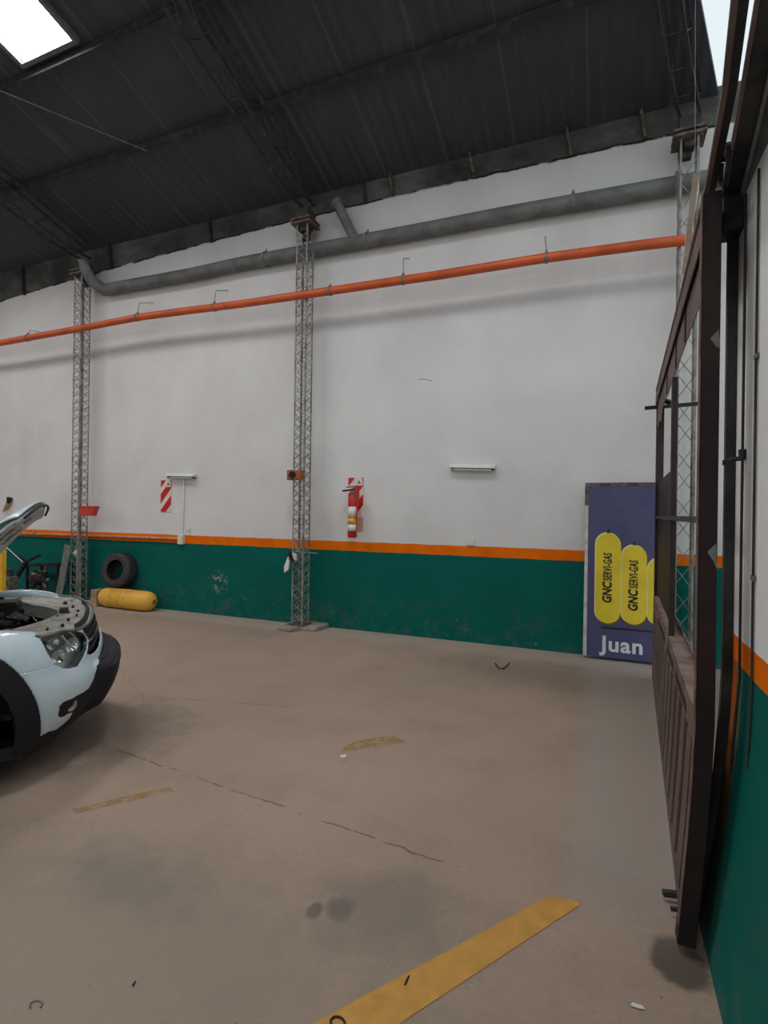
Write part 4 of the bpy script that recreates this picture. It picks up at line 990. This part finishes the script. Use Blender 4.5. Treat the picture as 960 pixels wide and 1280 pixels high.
# lower sheet with upright flat bars in front
bm = BM(); rws = []
for i in range(12):
    y = Y0 + .06 + (Y1 - Y0 - .06) * i / 11; rws.append([bm.verts.new((gx(y) + .014 + gbow(z, y), y, z)) for z in (.08, .25, .45, .66)])
for p, q in zip(rws[:-1], rws[1:]):
    for a in range(3): bm.faces.new((p[a], p[a + 1], q[a + 1], q[a]))
o = obj('lower_sheet', bm, M['maroon'], gate); sd = o.modifiers.new('s', 'SOLIDIFY'); sd.thickness = .003
for i in range(13):
    y = Y0 + .22 + i * .235; bm = BM(); vpost(bm, y, .022, .10, .085, .67, -.011); obj('upright_bar', bm, M['brown'], gate)
# brown sheet between far stiles
bm = BM(); run(bm, 3.67, Y1, .81, 1.80, .02, .004); obj('infill_sheet', bm, M['maroon'], gate)
bm = BM(); yb = Y1 - .02; bar(bm, (gx(yb) - .10, yb, 2.475), (gx(yb) + .38, yb, 2.49), .03, .03); tube(bm, [(gx(yb) + .37, yb, 2.47), (gx(yb) + .37, yb, 2.51)], .03, 8); obj('latch_bar', bm, M['black'], gate)
bm = BM(); bar(bm, (gx(4.9) + .01, 4.95, 2.47), (gx(4.3) + .07, 4.3, 2.30), .03, .03); obj('brace', bm, M['black'], gate)
bm = BM(); p = atz(830, 1132, .03); bar(bm, (gx(2.35) - .02, 2.35, .03), (gx(2.35) - .10, 2.33, .03), .02, .02); bar(bm, (gx(2.35) - .02, 2.33, .02), (gx(2.35) - .02, 2.33, .17), .02, .02); bar(bm, (gx(2.3) - .02, 2.26, .03), (gx(2.3) - .08, 2.25, .03), .012, .012); obj('drop_bolt', bm, M['post'], gate)
for (z, s_) in ((1.38, .05), (2.1, .03)):
    bm = BM(); yy = Y0 - .003; x = gx(Y0) + .012; prism(bm, [(x - .01, yy, z), (x + .015, yy, z + .03), (x + .02, yy, z - .06 * s_ / .05), (x + .008, yy, z - .03)], (0, .002, 0)); obj('peeling_flake', bm, M['galv'], st)
# cream plank over the leaf
A = atz(866, 217, 3.25); B = atz(852, 334, 3.25)
bm = BM(); d_ = (B - A); prism(bm, [A, A + d_ * .35 + Vector((.0, 0, -.03)), B + Vector((0, 0, -.05)), B + Vector((.0, 0, .0)), B + Vector((.02, -.1, .22)), A + d_ * .3 + Vector((.02, 0, .09))], (.03, 0, 0))
tag(obj('cream_panel', bm, M['cream']), 'pale cream pointed panel hung in the opening just above the gate leaf', 'panel')
bm = BM(); tube(bm, [A + Vector((.01, 0, .0)), A + Vector((.0, .1, 2.3))], .0015, 5); tag(obj('hanging_wire', bm, M['galv']), 'thin wire rising from the cream panel above the gate', 'wire')

# gate tracks overhead and the jamb post
def rail(name, label, pts, w, h, z, m):
    bm = BM()
    t_ = thing(name, label, 'beam', (pts[0][0], pts[0][1], z)); 
    R_ = []
    for x, y in pts: R_.append([bm.verts.new(p) for p in ((x, y, z), (x + w, y, z), (x + w, y, z + h), (x, y, z + h))])
    for a, b in zip(R_[:-1], R_[1:]):
        for k in range(4): bm.faces.new((a[k], a[(k + 1) % 4], b[(k + 1) % 4], b[k]))
    bm.faces.new(R_[0]); bm.faces.new(R_[-1]); obj('web', bm, m, t_); return t_
t1 = rail('gate_track', 'brown angle track overhead that the gate leaf hangs from', [(-.05, -1.5), (.19, .8), (.25, 1.38), (.285, 1.68), (.315, 2.1), (.36, 3.2), (.44, 5.5)], .014, .022, 2.65, M['brown'])
bm = BM(); R_ = []
for x, y in [(-.05, -1.5), (.19, .8), (.25, 1.38), (.285, 1.68), (.315, 2.1), (.36, 3.2), (.44, 5.5)]: R_.append([bm.verts.new(p) for p in ((x + .014, y, 2.655), (x + .036, y, 2.655), (x + .036, y, 2.665), (x + .014, y, 2.665))])
for a, b in zip(R_[:-1], R_[1:]):
    for k in range(4): bm.faces.new((a[k], a[(k + 1) % 4], b[(k + 1) % 4], b[k]))
obj('flange', bm, M['black'], t1)
t2 = rail('header_beam', 'wide dark steel beam on top of the near white wall, overhead', [(.02, -1.5), (.245, .8), (.30, 1.40), (.345, 1.83), (.375, 2.15), (.40, 2.45)], .10, .02, 2.652, M['post'])
bm = BM(); R_ = []
for x, y in [(.02, -1.5), (.245, .8), (.30, 1.40), (.345, 1.83), (.375, 2.15), (.40, 2.45)]: R_.append([bm.verts.new(p) for p in ((x + .055, y, 2.635), (x + .063, y, 2.635), (x + .063, y, 2.65), (x + .055, y, 2.65))])
for a, b in zip(R_[:-1], R_[1:]):
    for k in range(4): bm.faces.new((a[k], a[(k + 1) % 4], b[(k + 1) % 4], b[k]))
obj('lip', bm, M['galv'], t2)
bm = BM(); R_ = []
for x, y in [(.02, -1.5), (.245, .8), (.30, 1.40), (.345, 1.83), (.375, 2.15)]: R_.append([bm.verts.new(p) for p in ((x - .001, y, 2.645), (x + .008, y, 2.645), (x + .008, y, 2.66), (x - .001, y, 2.66))])
for a, b in zip(R_[:-1], R_[1:]):
    for k in range(4): bm.faces.new((a[k], a[(k + 1) % 4], b[(k + 1) % 4], b[k]))
obj('side_flange', bm, M['brown'], t2)
t_ = thing('track_hanger', 'small looped steel hanger between gate track and header beam', 'hanger', (.35, 2.0, 2.64))
bm = BM(); tube(bm, [(.35, 1.93, 2.66), (.352, 1.96, 2.6), (.356, 2.02, 2.58), (.352, 2.07, 2.62), (.35, 2.04, 2.67)], .008, 8); obj('loop', bm, M['blackmetal'], t_, smooth=True)
bm = BM(); box2(bm, (.34, 1.98, 2.655), (.375, 2.01, 2.70)); obj('bolt', bm, M['blackmetal'], t_)

t_ = thing('gate_post', 'dark grey steel post at the end of the near white wall', 'post', (.43, 2.4, 0))
bm = BM(); R_ = []
for z in (0, .15, .3, .45, .6, .8, .95, 1.6, 2.64):
    x = .414 + bow(z) * .8; R_.append([bm.verts.new(p) for p in ((x, 2.275, z), (.4465 + bow(z), 2.275, z), (.4465 + bow(z), 2.305, z), (x, 2.305, z))])
for a, b in zip(R_[:-1], R_[1:]):
    for k in range(4): bm.faces.new((a[k], a[(k + 1) % 4], b[(k + 1) % 4], b[k]))
bm.faces.new(R_[0]); bm.faces.new(R_[-1]); obj('shaft', bm, M['post'], t_)
bm = BM(); box2(bm, (.385, 2.2, 2.52), (.446, 2.3, 2.65)); obj('head_bracket', bm, M['post'], t_)
bm = BM(); tube(bm, [(.408, 2.29, 1.70), (.418, 2.29, 1.70)], .010, 8); obj('bolt', bm, M['black'], t_)
# rod, and a shadow line built as a thin tube, on the near wall
t_ = thing('latch_rod', 'thin black vertical rod fixed on the near white wall', 'rod', (.44, 2.13, .9))
bm = BM(); tube(bm, [(.437, 2.13, 2.6), (.437, 2.13, 1.2), (.437, 2.13, .95), (.415, 2.13, .62)], .0045, 8); obj('rod', bm, M['black'], t_, smooth=True)
bm = BM(); tube(bm, [(.437, 2.13, 1.70), (.42, 2.16, 1.70), (.41, 2.2, 1.70)], .008, 8); tube(bm, [(.437, 2.13, 1.695), (.437, 2.13, 1.73)], .012, 8); obj('hook', bm, M['black'], t_)
t_ = thing('shadow_line', 'slim dark shadow line modelled as a tube down the near white wall', 'conduit', (.44, 1.99, .3))
bm = BM(); tube(bm, [(.441, 1.99, 2.6), (.441, 1.99, .95), (.432, 1.99, .7)], .004, 8); obj('tube', bm, M['post'], t_, smooth=True)
bm = BM(); [box2(bm, (.437, 1.975, z), (.449, 2.005, z + .015)) for z in (1.3, 2.0)]; obj('clip', bm, M['galv'], t_)

# ------------------------------------------------------------------ floor markings and litter
def mark(label, px, m, grp='yellow floor lines'):
    pts = [atz(a, b, 0) for a, b in px]; bm = BM()
    vs = [bm.verts.new((p.x, p.y, .002)) for p in pts]; bm.faces.new(vs)
    return tag(obj('floor_line', bm, m), label, 'floor marking', grp)
A, B, C_, D_ = atz(685, 1121, 0), atz(726, 1131, 0), atz(500, 1280, 0), atz(392, 1280, 0)
bm = BM(); e1 = (C_ - B).normalized(); e2 = (D_ - A).normalized()
vs = [bm.verts.new((p.x, p.y, .002)) for p in (A, atz(722, 1127, 0), B, C_ + e1 * .8, D_ + e2 * .8)]; bm.faces.new(vs)
tag(obj('floor_line', bm, M['line']), 'bold yellow line painted on the floor in the foreground', 'floor marking', 'yellow floor lines')
mark('faded short yellow line on the floor in front of the car', [(90, 1012), (150, 997), (212, 984), (218, 990), (160, 1002), (95, 1018)], M['lineworn'])
mark('faint worn yellow patch on the floor in mid bay', [(425, 938), (445, 926), (490, 919), (508, 927), (480, 934), (440, 940)], M['lineworn'])
def litter(nm, label, cat, bm, m): return tag(obj(nm, bm, m), label, cat)
p = atz(627, 833, 0)
bm = BM(); tube(bm, [atz(619, 829, .01), atz(623, 835, .008), atz(629, 836, .01), atz(637, 829, .03)], .006, 6); litter('bent_wire', 'bent scrap of dark wire on the floor near the wall', 'wire', bm, M['blackmetal'])
bm = BM(); c_ = atz(422, 1278, .004); tube(bm, [c_ + Vector((.022 * math.cos(a), .017 * math.sin(a), 0)) for a in [i * .55 for i in range(11)]], .0035, 6); litter('wire_loop', 'small black loop lying on the bold yellow line', 'wire', bm, M['black'])
bm = BM(); q = atz(429, 947, .012); box(bm, q, (.03, .02, .022), Matrix.Rotation(.6, 3, 'Z')); box(bm, q + Vector((.012, 0, .006)), (.012, .02, .012)); litter('plastic_scrap', 'tiny white plastic scrap on the floor left of the faint yellow patch', 'litter', bm, M['label_white'])
bm = BM(); q = atz(797, 1258, .003); prism(bm, [q + Vector(v) for v in ((-.02, -.006, 0), (0, -.008, 0), (.02, -.003, 0), (.012, .006, 0), (-.014, .006, 0))], (0, 0, .003)); litter('paper_scrap', 'small pale flake on the floor at lower right near the gate', 'litter', bm, M['label_white'])
bm = BM(); tube(bm, [atz(506, 1231, .004), atz(511, 1220, .004)], .003, 5); litter('twig', 'thin dark sliver on the floor beside the bold yellow line', 'litter', bm, M['black'])
bm = BM(); tube(bm, [atz(166, 1232, .004), atz(169, 1227, .004)], .003, 5); litter('metal_sliver', 'tiny dark sliver on the floor at lower left', 'litter', bm, M['black'])
bm = BM(); c_ = atz(45, 1256, .003); tube(bm, [c_ + Vector((.02 * math.cos(a), .014 * math.sin(a), 0)) for a in [i * .5 for i in range(10)]], .002, 5); litter('wire_ring', 'faint dark wire ring on the floor at bottom left', 'wire', bm, M['enginegrey'])

# ------------------------------------------------------------------ light
w = bpy.data.worlds.new('w'); S.world = w; w.use_nodes = True; nt = w.node_tree; nt.nodes.clear()
wo = nt.nodes.new('ShaderNodeOutputWorld'); bg = nt.nodes.new('ShaderNodeBackground'); nt.links.new(bg.outputs[0], wo.inputs[0])
bg.inputs[0].default_value = (.80, .90, .93, 1); bg.inputs[1].default_value = 1.0
vs_ = S.view_settings; S.display_settings.display_device = 'sRGB'
vs_.view_transform = 'Standard'; vs_.look = 'None'; vs_.gamma = 1; vs_.use_curve_mapping = False; vs_.exposure = 0
